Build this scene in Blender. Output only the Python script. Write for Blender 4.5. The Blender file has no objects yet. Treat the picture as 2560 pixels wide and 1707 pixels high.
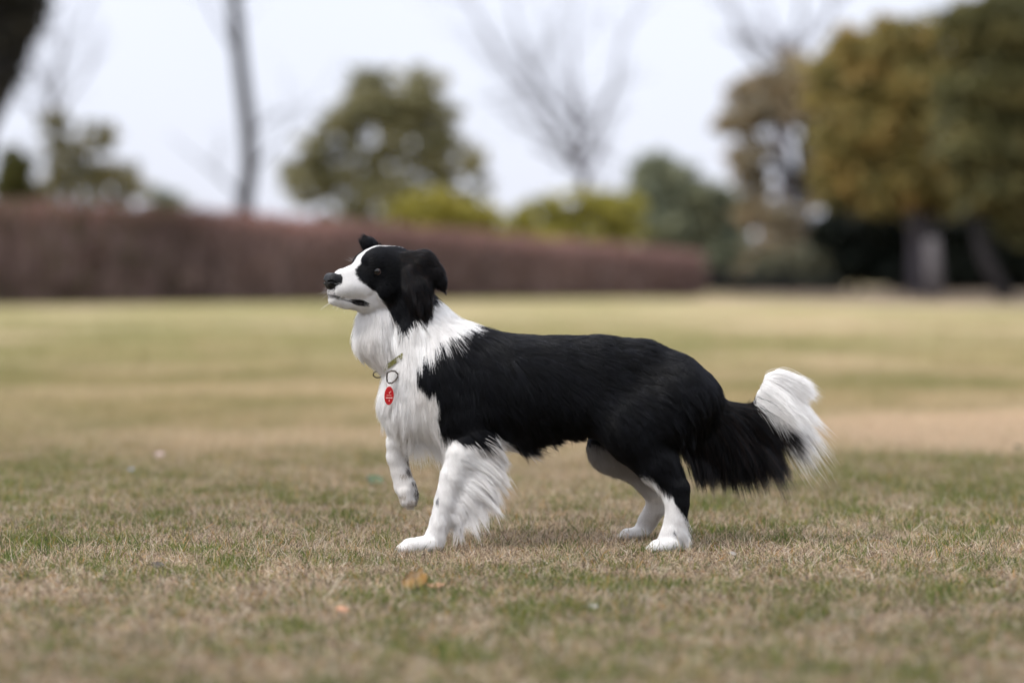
import bpy, bmesh, math, random
import numpy as np
from mathutils import Vector, Matrix, noise as mnoise
from mathutils.kdtree import KDTree

# ------------------------------------------------------------------ camera, sky, sun
S = bpy.context.scene
RNG = np.random.default_rng(11)
random.seed(5)
FPX, CXP, CYP, HOR = 6044.0, 1280.0, 853.5, 665.0
PITCH = math.atan((CYP - HOR) / FPX)
DCAM = 6.0
HCAM = DCAM * math.tan(PITCH + math.atan((1375 - CYP) / FPX))
CAM = np.array([0.0, -DCAM, HCAM])

cd = bpy.data.cameras.new('camera')
cam = bpy.data.objects.new('camera', cd)
S.collection.objects.link(cam)
cam.location = CAM
cam.rotation_euler = (math.pi / 2 - PITCH, 0, 0)
cd.sensor_width = 36
cd.lens = 85
cd.clip_start = 0.1
cd.clip_end = 2000
cd.dof.use_dof = True
cd.dof.focus_distance = 5.94
cd.dof.aperture_fstop = 1.3
S.camera = cam
S.view_settings.view_transform = 'Standard'
S.view_settings.look = 'None'
S.view_settings.exposure = 0.28
S.view_settings.gamma = 1.0
S.cycles.use_denoising = True
S.cycles.max_bounces = 8
S.cycles.diffuse_bounces = 4
S.cycles.glossy_bounces = 3
S.cycles.transmission_bounces = 4
S.cycles.transparent_max_bounces = 8

SUN_EL, SUN_AZ = math.radians(52), math.radians(-128)     # azimuth from +Y, clockwise: up, left, towards the viewer
world = bpy.data.worlds.new('World')
S.world = world
world.use_nodes = True
wn, wl = world.node_tree.nodes, world.node_tree.links
wn.clear()
w_out = wn.new('ShaderNodeOutputWorld')
w_bg = wn.new('ShaderNodeBackground')
w_bg.inputs['Strength'].default_value = 1.0
sky = wn.new('ShaderNodeTexSky')
sky.sky_type = 'NISHITA'
sky.sun_disc = False
sky.sun_elevation = SUN_EL
sky.sun_rotation = SUN_AZ
tc = wn.new('ShaderNodeTexCoord')
sep = wn.new('ShaderNodeSeparateXYZ')
ramp = wn.new('ShaderNodeValToRGB')                        # overcast cloud: brighter overhead than at the horizon
ramp.color_ramp.elements[0].position = 0.0
ramp.color_ramp.elements[0].color = (0.705, 0.73, 0.845, 1)
ramp.color_ramp.elements[1].position = 1.0
ramp.color_ramp.elements[1].color = (1.75, 1.78, 1.86, 1)
cn = wn.new('ShaderNodeTexNoise')
cn.inputs['Scale'].default_value = 3.0
cn.inputs['Detail'].default_value = 3.0
cm = wn.new('ShaderNodeMapRange')
cm.inputs['To Min'].default_value = 0.93
cm.inputs['To Max'].default_value = 1.07
mul = wn.new('ShaderNodeMixRGB'); mul.blend_type = 'MULTIPLY'; mul.inputs[0].default_value = 1
sk = wn.new('ShaderNodeMixRGB'); sk.blend_type = 'MULTIPLY'; sk.inputs[0].default_value = 1
sk.inputs[2].default_value = (0.1, 0.1, 0.1, 1)
mix = wn.new('ShaderNodeMixRGB'); mix.inputs[0].default_value = 0.88
wl.new(tc.outputs['Generated'], sep.inputs[0])
wl.new(sep.outputs['Z'], ramp.inputs[0])
wl.new(tc.outputs['Generated'], cn.inputs['Vector'])
wl.new(cn.outputs['Fac'], cm.inputs['Value'])
wl.new(ramp.outputs[0], mul.inputs[1])
wl.new(cm.outputs[0], mul.inputs[2])
wl.new(sky.outputs[0], sk.inputs[1])
wl.new(sk.outputs[0], mix.inputs[1])
wl.new(mul.outputs[0], mix.inputs[2])
wl.new(mix.outputs[0], w_bg.inputs[0])
wl.new(w_bg.outputs[0], w_out.inputs[0])

sd = bpy.data.lights.new('sun', 'SUN')
sd.energy = 2.2
sd.angle = math.radians(15)
sd.color = (1.0, 0.96, 0.90)
sun = bpy.data.objects.new('sun', sd)
S.collection.objects.link(sun)
sdir = Vector((math.sin(SUN_AZ) * math.cos(SUN_EL), math.cos(SUN_AZ) * math.cos(SUN_EL), math.sin(SUN_EL)))
sun.rotation_euler = sdir.to_track_quat('Z', 'Y').to_euler()

# ------------------------------------------------------------------ measuring helpers
cp_, sp_ = math.cos(PITCH), math.sin(PITCH)

def ray(px, py):
    a, b = (np.asarray(px, float) - CXP) / FPX, (CYP - np.asarray(py, float)) / FPX
    return a, cp_ + b * sp_, -sp_ + b * cp_

def at(px, py, Y=0.0):
    """the point at depth Y (metres behind the dog's mid plane) that the photograph shows at this pixel"""
    x, y, z = ray(px, py)
    t = (Y + DCAM) / y
    return np.array([x * t, Y + 0 * t, HCAM + z * t])

def on_ground(px, py):
    x, y, z = ray(px, py)
    t = -HCAM / z
    return np.array([x * t, -DCAM + y * t, 0.0])

def proj(P):
    d = P - CAM
    zc = d[..., 1] * cp_ - d[..., 2] * sp_
    yc = d[..., 1] * sp_ + d[..., 2] * cp_
    return CXP + FPX * d[..., 0] / zc, CYP - FPX * yc / zc

PXM = DCAM / FPX                                           # metres per photo pixel at the dog

def in_poly(px, py, poly):
    inside = np.zeros(px.shape, bool)
    n = len(poly)
    for i in range(n):
        x0, y0 = poly[i]; x1, y1 = poly[(i + 1) % n]
        if y0 == y1:
            continue
        c = ((y0 > py) != (y1 > py)) & (px < (x1 - x0) * (py - y0) / (y1 - y0) + x0)
        inside ^= c
    return inside

_lat = np.random.default_rng(3).random((64, 64, 64)).astype(np.float32)

def vnoise(P, scale, seed=0):
    """smooth value noise in -1..1"""
    q = P * scale + np.array([17.3, 5.1, 9.7]) * (seed + 1)
    i = np.floor(q).astype(int)
    f = q - i
    f = f * f * (3 - 2 * f)
    r = 0
    for dx in (0, 1):
        for dy in (0, 1):
            for dz in (0, 1):
                w = (f[:, 0] if dx else 1 - f[:, 0]) * (f[:, 1] if dy else 1 - f[:, 1]) * (f[:, 2] if dz else 1 - f[:, 2])
                r = r + w * _lat[(i[:, 0] + dx) % 64, (i[:, 1] + dy) % 64, (i[:, 2] + dz) % 64]
    return r * 2 - 1

def nrm(v):
    return v / np.maximum(np.linalg.norm(v, axis=-1, keepdims=True), 1e-9)

# ------------------------------------------------------------------ object helpers
def link(name, data, parent=None):
    o = bpy.data.objects.new(name, data)
    S.collection.objects.link(o)
    if parent is not None:
        o.parent = parent
    return o

def tag(o, label=None, cat=None, group=None, kind=None):
    if label: o['label'] = label
    if cat: o['category'] = cat
    if group: o['group'] = group
    if kind: o['kind'] = kind
    return o

def empty(name, loc=(0, 0, 0)):
    o = link(name, None)
    o.location = loc
    o.empty_display_size = 0.1
    bpy.context.view_layer.update()
    return o

def child(o, parent):
    """parent o, whose mesh is in world coordinates"""
    o.parent = parent
    o.matrix_parent_inverse = Matrix.Translation(parent.location).inverted()
    return o

def mesh_from(name, V, F, mat=None, smooth=True, parent=None, cols=None):
    me = bpy.data.meshes.new(name)
    V = np.asarray(V, np.float32)
    if isinstance(F, np.ndarray):
        k = F.shape[1]
        me.vertices.add(len(V)); me.vertices.foreach_set('co', V.ravel())
        me.loops.add(F.size); me.loops.foreach_set('vertex_index', F.astype(np.int32).ravel())
        me.polygons.add(len(F))
        me.polygons.foreach_set('loop_start', np.arange(0, F.size, k, dtype=np.int32))
        me.polygons.foreach_set('loop_total', np.full(len(F), k, np.int32))
        me.update(calc_edges=True)
    else:
        me.from_pydata([tuple(map(float, v)) for v in V], [], F)
    me.validate()
    if cols is not None:
        ca = me.color_attributes.new('col', 'FLOAT_COLOR', 'POINT')
        c = np.ones((len(V), 4), np.float32); c[:, :3] = cols
        ca.data.foreach_set('color', c.ravel())
    if smooth:
        me.polygons.foreach_set('use_smooth', np.ones(len(me.polygons), bool))
    if mat: me.materials.append(mat)
    o = link(name, me)
    if parent is not None: child(o, parent)
    return o

def curves_from(name, P, R, cols, mat, parent=None):
    """P (N,K,3) strands, R (N,K) or (K,) radii, cols (N,3)"""
    N, K = P.shape[:2]
    cu = bpy.data.hair_curves.new(name)
    cu.add_curves([K] * N)
    cu.points.foreach_set('position', P.astype(np.float32).ravel())
    R = np.broadcast_to(R, (N, K)).astype(np.float32)
    cu.points.foreach_set('radius', R.ravel())
    a = cu.attributes.new('col', 'FLOAT_COLOR', 'CURVE')
    c = np.ones((N, 4), np.float32); c[:, :3] = cols
    a.data.foreach_set('color', c.ravel())
    cu.materials.append(mat)
    o = link(name, cu)
    if parent is not None: child(o, parent)
    return o

def mat_base(name):
    m = bpy.data.materials.new(name)
    m.use_nodes = True
    return m, m.node_tree.nodes, m.node_tree.links, m.node_tree.nodes['Principled BSDF']

def simple_mat(name, col, rough=0.6, metal=0.0, noise_amt=0.0, scale=8.0, bump=0.0, spec=0.5, coat=0.0):
    m, n, l, b = mat_base(name)
    b.inputs['Base Color'].default_value = (*col, 1)
    b.inputs['Roughness'].default_value = rough
    b.inputs['Metallic'].default_value = metal
    b.inputs['Specular IOR Level'].default_value = spec
    b.inputs['Coat Weight'].default_value = coat
    if noise_amt or bump:
        t = n.new('ShaderNodeTexNoise'); t.inputs['Scale'].default_value = scale; t.inputs['Detail'].default_value = 5
        c = n.new('ShaderNodeTexCoord'); l.new(c.outputs['Object'], t.inputs['Vector'])
        if noise_amt:
            r = n.new('ShaderNodeValToRGB')
            r.color_ramp.elements[0].position = .3; r.color_ramp.elements[1].position = .7
            r.color_ramp.elements[0].color = (*[x * (1 - noise_amt) for x in col], 1)
            r.color_ramp.elements[1].color = (*[min(1, x * (1 + noise_amt)) for x in col], 1)
            l.new(t.outputs['Fac'], r.inputs[0]); l.new(r.outputs[0], b.inputs['Base Color'])
        if bump:
            bm_ = n.new('ShaderNodeBump'); bm_.inputs['Strength'].default_value = 1; bm_.inputs['Distance'].default_value = bump
            l.new(t.outputs['Fac'], bm_.inputs['Height']); l.new(bm_.outputs[0], b.inputs['Normal'])
    return m

def attr_mat(name, rough=0.6, spec=0.3, trans=0.0, sheen=0.0):
    m, n, l, b = mat_base(name)
    a = n.new('ShaderNodeAttribute'); a.attribute_name = 'col'
    l.new(a.outputs['Color'], b.inputs['Base Color'])
    b.inputs['Roughness'].default_value = rough
    b.inputs['Specular IOR Level'].default_value = spec
    if trans:
        t = n.new('ShaderNodeBsdfTranslucent'); l.new(a.outputs['Color'], t.inputs['Color'])
        x = n.new('ShaderNodeMixShader'); x.inputs[0].default_value = trans
        l.new(b.outputs[0], x.inputs[1]); l.new(t.outputs[0], x.inputs[2])
        l.new(x.outputs[0], n['Material Output'].inputs['Surface'])
    return m

def tube(pts, rads, sides=8, close=True):
    """V, F of a tapered tube through pts"""
    pts = [Vector(p) for p in pts]
    V, F = [], []
    up = Vector((0.31, 0.17, 0.93))
    for i, p in enumerate(pts):
        d = (pts[min(i + 1, len(pts) - 1)] - pts[max(i - 1, 0)]).normalized()
        a = d.cross(up)
        if a.length < 1e-3: a = d.cross(Vector((1, 0, 0)))
        a.normalize(); b = d.cross(a)
        for k in range(sides):
            t = 2 * math.pi * k / sides
            V.append(p + (a * math.cos(t) + b * math.sin(t)) * rads[i])
    for i in range(len(pts) - 1):
        for k in range(sides):
            F.append((i * sides + k, i * sides + (k + 1) % sides, (i + 1) * sides + (k + 1) % sides, (i + 1) * sides + k))
    if close:
        V.append(pts[-1] + (pts[-1] - pts[-2]).normalized() * rads[-1] * .5)
        t = len(V) - 1; o = (len(pts) - 1) * sides
        for k in range(sides): F.append((o + k, o + (k + 1) % sides, t))
        F.append(tuple(range(sides - 1, -1, -1)))
    return V, F

class MB:
    def __init__(s): s.V, s.F = [], []
    def add(s, V, F):
        o = len(s.V); s.V += [tuple(v) for v in V]; s.F += [tuple(i + o for i in f) for f in F]
    def build(s, name, mat, parent=None, smooth=True): return mesh_from(name, s.V, s.F, mat, smooth, parent)

# ------------------------------------------------------------------ ground
def green_amount(x, y):
    """how green (1) or straw coloured (0) the lawn is at a place"""
    P = np.stack([x, y, 0 * x], -1)
    g = 0.42 + 0.20 * vnoise(P, 0.55, 1) + 0.28 * vnoise(P * [1, .8, 1], 1.7, 2) + 0.30 * vnoise(P, 5.0, 3)
    g = g + 0.10 * np.clip((np.abs(x - .1) - .5), 0, 1.2)
    d = y + DCAM
    g = g + 0.25 * np.clip((d - 14) / 10, 0, 1) * (x < 3) - .12 * np.clip((d - 6.5) / 3, 0, 1) * np.clip((14 - d) / 5, 0, 1)
    return np.clip(g, 0, 1)

def bare_amount(x, y):
    """worn, pinkish bare earth and dead thatch"""
    d = y + DCAM
    P = np.stack([x, y, 0 * x], -1)
    w = 0.35 * vnoise(P, 1.3, 7) + .2 * vnoise(P, 4, 8)
    e = 1.25 - np.sqrt(((x - 2.25) / 1.25) ** 2 + ((d - 10.4) / 1.6) ** 2) + w * .7
    e2 = 0.9 - np.sqrt(((x + .75) / .8) ** 2 + ((d - 11.5) / 1.3) ** 2) + w
    e3 = 0.5 + 1.3 * vnoise(P, .8, 9) - .55
    e4 = 0.8 - np.sqrt(((x - 3.6) / 3.) ** 2 + ((d - 29) / 4) ** 2) + w
    e5 = 0.8 - np.sqrt(((x - 7) / 3.) ** 2 + ((d - 44) / 5) ** 2) + w
    return np.clip(np.maximum.reduce([e * 1.6, e2 * .35, e3 * .5, e4, e5]), 0, 1)

C_STRAW = np.array([0.385, 0.30, 0.165])
C_GREEN = np.array([0.21, 0.20, 0.08])
C_BARE = np.array([0.53, 0.41, 0.285])

def build_ground():
    ys = np.concatenate([np.arange(-4, 6, .08), np.arange(6, 30, .25), np.arange(30, 90, 1.0), np.array([95, 120, 200, 500, 1500.])])
    ys = np.concatenate([[-200, -40, -10, -5], ys])
    xs = np.concatenate([[-1500, -300, -80, -40], np.arange(-24, -4, .8), np.arange(-4, 4, .08), np.arange(4, 24, .8), [40, 80, 300, 1500.]])
    X, Y = np.meshgrid(xs, ys, indexing='ij')
    x, y = X.ravel(), Y.ravel()
    P = np.stack([x, y, 0 * x], -1)
    z = -0.006 + 0.004 * vnoise(P, 2.2, 4) * (np.abs(y) < 30)
    V = np.stack([x, y, z], -1)
    nx, ny = X.shape
    i, j = np.meshgrid(np.arange(nx - 1), np.arange(ny - 1), indexing='ij')
    a = (i * ny + j).ravel()
    F = np.stack([a, a + ny, a + ny + 1, a + 1], -1)
    g = green_amount(x, y)[:, None]; b = bare_amount(x, y)[:, None]
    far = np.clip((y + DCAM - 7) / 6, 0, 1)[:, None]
    c = C_STRAW * (1 - g) + C_GREEN * g
    c = c * (1 - b) + C_BARE * b
    litter_shade = np.clip(1.2 - np.hypot((x - 12.5) / 8.5, (y + DCAM - 58) / 17), 0, 1)[:, None]
    litter_shade = np.clip(litter_shade * 2.4 + .5 * vnoise(P, .5, 60)[:, None] * (litter_shade > 0), 0, 1)
    c = c * (1 - litter_shade) + np.array([.15, .115, .085]) * litter_shade      # leaf litter and bare soil, with the trees' soft shade painted into the colour
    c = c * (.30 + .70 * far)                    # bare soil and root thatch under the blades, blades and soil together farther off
    m, n, l, bs = mat_base('lawn')
    at_ = n.new('ShaderNodeAttribute'); at_.attribute_name = 'col'
    tc_ = n.new('ShaderNodeTexCoord')
    mp = n.new('ShaderNodeMapping'); l.new(tc_.outputs['Object'], mp.inputs[0])
    t1 = n.new('ShaderNodeTexNoise'); t1.inputs['Scale'].default_value = 9; t1.inputs['Detail'].default_value = 8; t1.inputs['Roughness'].default_value = .7
    l.new(mp.outputs[0], t1.inputs['Vector'])
    r = n.new('ShaderNodeMapRange'); r.inputs['From Min'].default_value = .3; r.inputs['From Max'].default_value = .7
    r.inputs['To Min'].default_value = .62; r.inputs['To Max'].default_value = 1.35
    l.new(t1.outputs['Fac'], r.inputs[0])
    t2 = n.new('ShaderNodeTexNoise'); t2.inputs['Scale'].default_value = 3; t2.inputs['Detail'].default_value = 6
    l.new(mp.outputs[0], t2.inputs['Vector'])
    hs = n.new('ShaderNodeHueSaturation')
    hr = n.new('ShaderNodeMapRange'); hr.inputs['From Min'].default_value = .3; hr.inputs['From Max'].default_value = .7
    hr.inputs['To Min'].default_value = .465; hr.inputs['To Max'].default_value = .535
    l.new(t2.outputs['Fac'], hr.inputs[0]); l.new(hr.outputs[0], hs.inputs['Hue'])
    mx = n.new('ShaderNodeMixRGB'); mx.blend_type = 'MULTIPLY'; mx.inputs[0].default_value = 1
    l.new(at_.outputs['Color'], hs.inputs['Color']); l.new(hs.outputs[0], mx.inputs[1]); l.new(r.outputs[0], mx.inputs[2])
    l.new(mx.outputs[0], bs.inputs['Base Color'])
    bs.inputs['Roughness'].default_value = .95; bs.inputs['Specular IOR Level'].default_value = .1
    bp = n.new('ShaderNodeBump'); bp.inputs['Distance'].default_value = .02
    l.new(t1.outputs['Fac'], bp.inputs['Height']); l.new(bp.outputs[0], bs.inputs['Normal'])
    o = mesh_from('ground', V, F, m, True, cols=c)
    tag(o, kind='structure')

def build_grass():
    mat = attr_mat('grass blade', .75, .25, .35)
    rng = np.random.default_rng(21)
    def scatter(n, d0, d1, power, wide=1.7):
        u = rng.random(n)
        if power == 1:
            d = np.sqrt(d0 ** 2 + u * (d1 ** 2 - d0 ** 2))
        else:                                      # pdf ~ d**power
            k = power + 1
            d = (d0 ** k + u * (d1 ** k - d0 ** k)) ** (1 / k)
        x = (rng.random(n) - .5) * d * .4235 * wide
        return x * (1 + np.abs(rng.normal(0, .14, n))), d - DCAM
    xs, ys = [], []
    for n, a, b, p in ((600000, 3.3, 7.2, 1), (480000, 7.2, 17, -2.5), (80000, 17, 34, -2)):
        x, y = scatter(n, a, b, p); xs.append(x); ys.append(y)
    npaw = 0
    for (cx, cy, rx, ry, n_) in ((1050, 1384, .075, .03, 150), (1650, 1385, .07, .03, 130), (1590, 1350, .06, .035, 90)):
        c = on_ground(cx, cy)
        xs.append(c[0] + rng.normal(0, rx * .6, n_)); ys.append(c[1] - .035 + rng.normal(0, ry * .5, n_)); npaw += n_
    n_t = 5200                                     # tussocks of taller blades
    tx, ty = scatter(n_t // 13, 3.6, 12, .4)
    xs.append(np.repeat(tx, 13) + rng.normal(0, .012, n_t // 13 * 13)); ys.append(np.repeat(ty, 13) + rng.normal(0, .012, n_t // 13 * 13)); npaw += n_t // 13 * 13
    x = np.concatenate(xs); y = np.concatenate(ys)
    N = len(x); d = y + DCAM
    g = green_amount(x, y); b = bare_amount(x, y)
    P3 = np.stack([x, y, 0 * x], -1)
    tuft = vnoise(P3, 9, 5) * .5 + vnoise(P3, 30, 6) * .6
    green = (rng.random(N) < np.clip((g - .18) * .85 + .8 * tuft, 0.02, .95) * (1 - b) ** 1.5)
    sp_t = np.arange(N) >= N - npaw
    green |= sp_t & (rng.random(N) < .8)
    size = np.clip(d / 6.5, 1, 3.0)
    ln = np.where(green, rng.uniform(.016, .042, N), rng.uniform(.012, .032, N)) * size ** .5
    tall = rng.random(N) < .03
    ln = np.where(tall & green, ln * 1.5, ln)
    ln = ln * np.where(green, 1, rng.lognormal(0, .35, N))
    ln = np.where(sp_t, rng.uniform(.022, .05, N), ln)
    tilt = np.where(green, rng.normal(.55, .35, N), rng.normal(1.2, .3, N))
    tilt = np.clip(np.abs(tilt), 0, 1.5)
    tilt = np.where(sp_t, np.abs(rng.normal(0, .5, N)), tilt)
    az = rng.uniform(0, 2 * math.pi, N)
    bend = np.where(green, rng.uniform(0, .7, N), rng.normal(0, .9, N))
    K = 4
    P = np.zeros((N, K, 3)); P[:, 0, 0] = x; P[:, 0, 1] = y
    P[:, 0, 2] = np.where(green, -.003, rng.uniform(-.004, .009, N))
    for k in range(1, K):
        t = np.clip(tilt + bend * (k - 1) / (K - 1), 0, 1.75)
        a2 = az + rng.normal(0, .25, N)
        s = ln / (K - 1)
        P[:, k] = P[:, k - 1] + np.stack([np.sin(t) * np.cos(a2) * s, np.sin(t) * np.sin(a2) * s, np.cos(t) * s], -1)
        P[:, k, 2] = np.maximum(P[:, k, 2], .001)
    w = np.where(green, .00062, .00060) * size * rng.uniform(.7, 1.35, N)
    gg, bb = g[:, None], b[:, None]
    lawn = (C_STRAW * (1 - gg) + C_GREEN * gg) * (1 - bb) + C_BARE * bb
    R = w[:, None] * np.array([.9, 1.0, .7, .12])
    straw = np.array([[.55, .43, .27], [.66, .55, .39], [.36, .26, .16], [.60, .46, .33], [.13, .09, .065], [.76, .66, .54], [.24, .17, .125], [.60, .44, .33]])
    grn = np.array([[.11, .165, .035], [.15, .20, .045], [.07, .10, .03], [.30, .29, .08], [.20, .24, .07]])
    c = np.where(green[:, None], grn[rng.integers(0, len(grn), N)], straw[rng.integers(0, len(straw), N)])
    orange = rng.random(N) < .035
    c = np.where(orange[:, None], np.array([.50, .27, .08]), c)
    c = np.where(((rng.random(N) < b * .9) & ~green)[:, None], C_BARE * 1.15, c)
    c = c * rng.uniform(.5, 1.08, (N, 1)) * (1 + .12 * vnoise(P3, 1.1, 12) + .16 * vnoise(P3, 22, 13))[:, None]
    k = np.clip((d - 6.3) / 6, 0, .8)[:, None]
    c = c * (1 - k) + lawn * 1.12 * rng.uniform(.75, 1.2, (N, 1)) * k
    o = curves_from('grass', P, R, c, mat)
    tag(o, 'short dry straw coloured lawn grass mixed with green blades', 'grass', kind='stuff')

# ------------------------------------------------------------------ hedge and trees
BARK = simple_mat('bark', (.030, .026, .028), .9, noise_amt=.4, scale=6, bump=.03)
BARK_PALE = simple_mat('bare bark', (.11, .10, .12), .9, noise_amt=.3, scale=6, bump=.02)
LEAF = attr_mat('leaf', .55, .3, .45)
TWIG = attr_mat('twig', .85, .15)

def leaf_cloud(blobs, n, size, palette, rng, hollow=.5):
    """leaf faces in clumps spread through ellipsoids [(centre, radii)], uneven outline"""
    vol = np.array([r[0] * r[1] * r[2] for c, r in blobs]) ** .66
    cnt = rng.multinomial(n, vol / vol.sum())
    C_, Rk = [], []
    for (c, r), k in zip(blobs, cnt):
        nc = max(6, k // 26)
        d = nrm(rng.normal(size=(nc, 3)))
        rad = rng.uniform(hollow, 1.04, (nc, 1)) ** .7
        cc = c + d * rad * np.asarray(r)
        tint = rng.random(nc)
        idx = rng.integers(0, nc, k)
        sp = min(r) * .22
        p = cc[idx] + rng.normal(size=(k, 3)) * [sp, sp, sp * .6]
        C_.append(p); Rk.append(tint[idx])
    C_ = np.concatenate(C_); tint = np.concatenate(Rk)
    N = len(C_)
    n_ = nrm(rng.normal(size=(N, 3)) + [0, 0, .6])
    a = nrm(np.cross(n_, rng.normal(size=(N, 3)))); b = np.cross(n_, a)
    s = size * rng.uniform(.6, 1.3, (N, 1))
    V = np.stack([C_ - a * s, C_ + b * s * .45 - a * s * .1, C_ + a * s, C_ - b * s * .45 - a * s * .1], 1).reshape(-1, 3)
    F = np.arange(4 * N).reshape(N, 4)
    pal = np.asarray(palette, float)
    q = np.clip(tint * .75 + rng.random(N) * .25, 0, .999) * (len(pal) - 1)
    i = q.astype(int); f = (q - i)[:, None]
    col = pal[i] * (1 - f) + pal[i + 1] * f
    return V, F, np.repeat(col, 4, 0)

def tree(name, label, cat, base_px, dist, blobs_px, n, size, palette, trunk=None, limbs=5, group=None, trunk_r=.18, seed=0, hollow=.5, bark=None, base_y=None, leafy='crown'):
    """blobs_px: ellipses (px, py, rx, ry) that outline the crown; given real size at this distance"""
    rng = np.random.default_rng(100 + seed)
    Y = dist - DCAM
    sc = dist / FPX
    bx = at(base_px, 700, Y)[0]
    root = empty(name, (bx, Y, 0))
    tag(root, label, cat, group)
    blobs = []
    for i, (px, py, rx, ry) in enumerate(blobs_px):
        c = at(px, py, Y); rr = (rx + ry) / 2 * sc
        c[1] += rng.uniform(-.35, .35) * rr
        blobs.append((c, (rx * sc, rr, ry * sc)))
    V, F, col = leaf_cloud(blobs, n, size, palette, rng, hollow)
    V[:, 2] = np.maximum(V[:, 2], .02)
    mesh_from(leafy, V, F, LEAF, False, root, col)
    mb = MB()
    cs = np.array([b[0] for b in blobs])
    top = cs.mean(0)
    p0 = np.array([bx, Y, -.1])
    fork = trunk if trunk is not None else None
    fork = at(fork[0], fork[1], Y) if fork else p0 + (top - p0) * .45
    midp = (p0 + fork) / 2 + rng.normal(size=3) * .04 * np.linalg.norm(fork - p0)
    mb.add(*tube([p0, midp, fork], [trunk_r * 1.25, trunk_r, trunk_r * .8], 9))
    for c, r in blobs:
        m1 = fork + (c - fork) * .5 + rng.normal(size=3) * .06 * np.linalg.norm(c - fork)
        mb.add(*tube([fork - (fork - midp) * .05, m1, c], [trunk_r * .55, trunk_r * .33, trunk_r * .14], 6))
        for k in range(limbs):
            e = c + nrm(rng.normal(size=3)) * np.asarray(r) * .85
            mb.add(*tube([m1 + (c - m1) * rng.uniform(0, .9), (c + e) / 2 + rng.normal(size=3) * .05, e], [trunk_r * .18, trunk_r * .11, trunk_r * .04], 5))
    mb.build('trunk', bark or BARK, root)
    return root

def bare_tree(name, label, base_px, dist, pts_px, r0, seed, sub=3, group=None, col=None, spread=.55, bark=None, nkid=(3, 5), one=False):
    """leafless tree: main limbs through given points, then recursively finer branches"""
    rng = random.Random(seed)
    Y = dist - DCAM
    bx = at(base_px, 700, Y)[0]
    root = empty(name, (bx, Y, 0))
    tag(root, label, 'tree', group)
    tr, br = MB(), MB()
    def grow(p, d, length, r, lev, mb):
        pts, rad = [p], [r]
        q, dd = Vector(p), Vector(d)
        for k in range(4):
            dd = (dd + Vector((rng.gauss(0, .12), rng.gauss(0, .12), rng.gauss(.03, .1)))).normalized()
            q = q + dd * length / 4
            pts.append(q.copy()); rad.append(r * (1 - .2 * (k + 1)))
        mb.add(*tube(pts, rad, 6 if lev < 2 else 4))
        if lev < sub:
            for _ in range(rng.randint(*nkid)):
                t = rng.uniform(.3, 1); i = min(3, int(t * 4)); f = t * 4 - i
                s = Vector(pts[i]).lerp(Vector(pts[min(i + 1, 4)]), f)
                nd = (dd + Vector((rng.gauss(0, spread), rng.gauss(0, spread), rng.gauss(.15, spread)))).normalized()
                grow(s, nd, length * rng.uniform(.45, .7), rad[i] * .5, lev + 1, mb)
    trunkpts, limbs_ = pts_px[0], pts_px[1:]
    tp = [Vector((bx, Y, -.1))] + [Vector(at(a, b, Y)) for a, b in trunkpts]
    n = len(tp)
    tr.add(*tube(tp, [r0 * (1.15 - .35 * i / max(1, n - 1)) for i in range(n)], 10))
    for i in range(1, n):
        if rng.random() < .9:
            nd = Vector((rng.gauss(0, .7), rng.gauss(0, .7), .7)).normalized()
            grow(tp[i], nd, (tp[-1] - tp[0]).length * .3, r0 * .25, 1, br)
    for lp in limbs_:
        P_ = [Vector(at(a, b, Y + k * rng.uniform(-1.2, 1.2))) for k, (a, b) in enumerate(lp)]
        rr = [r0 * .5 * (1 - .75 * i / max(1, len(P_) - 1)) for i in range(len(P_))]
        br.add(*tube(P_, rr, 7))
        L = sum((P_[i + 1] - P_[i]).length for i in range(len(P_) - 1))
        for i in range(len(P_) - 1):
            dd = (P_[i + 1] - P_[i]).normalized()
            for _ in range(rng.randint(2, 4)):
                s = P_[i].lerp(P_[i + 1], rng.random())
                nd = (dd + Vector((rng.gauss(0, spread), rng.gauss(0, spread), rng.gauss(0, spread)))).normalized()
                grow(s, nd, L * rng.uniform(.18, .32), rr[i] * .45, 1, br)
    if one: tr.add(br.V, br.F)
    tr.build('trunk', bark or BARK_PALE, root)
    if not one: br.build('branches', bark or BARK_PALE, root)
    return root

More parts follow.
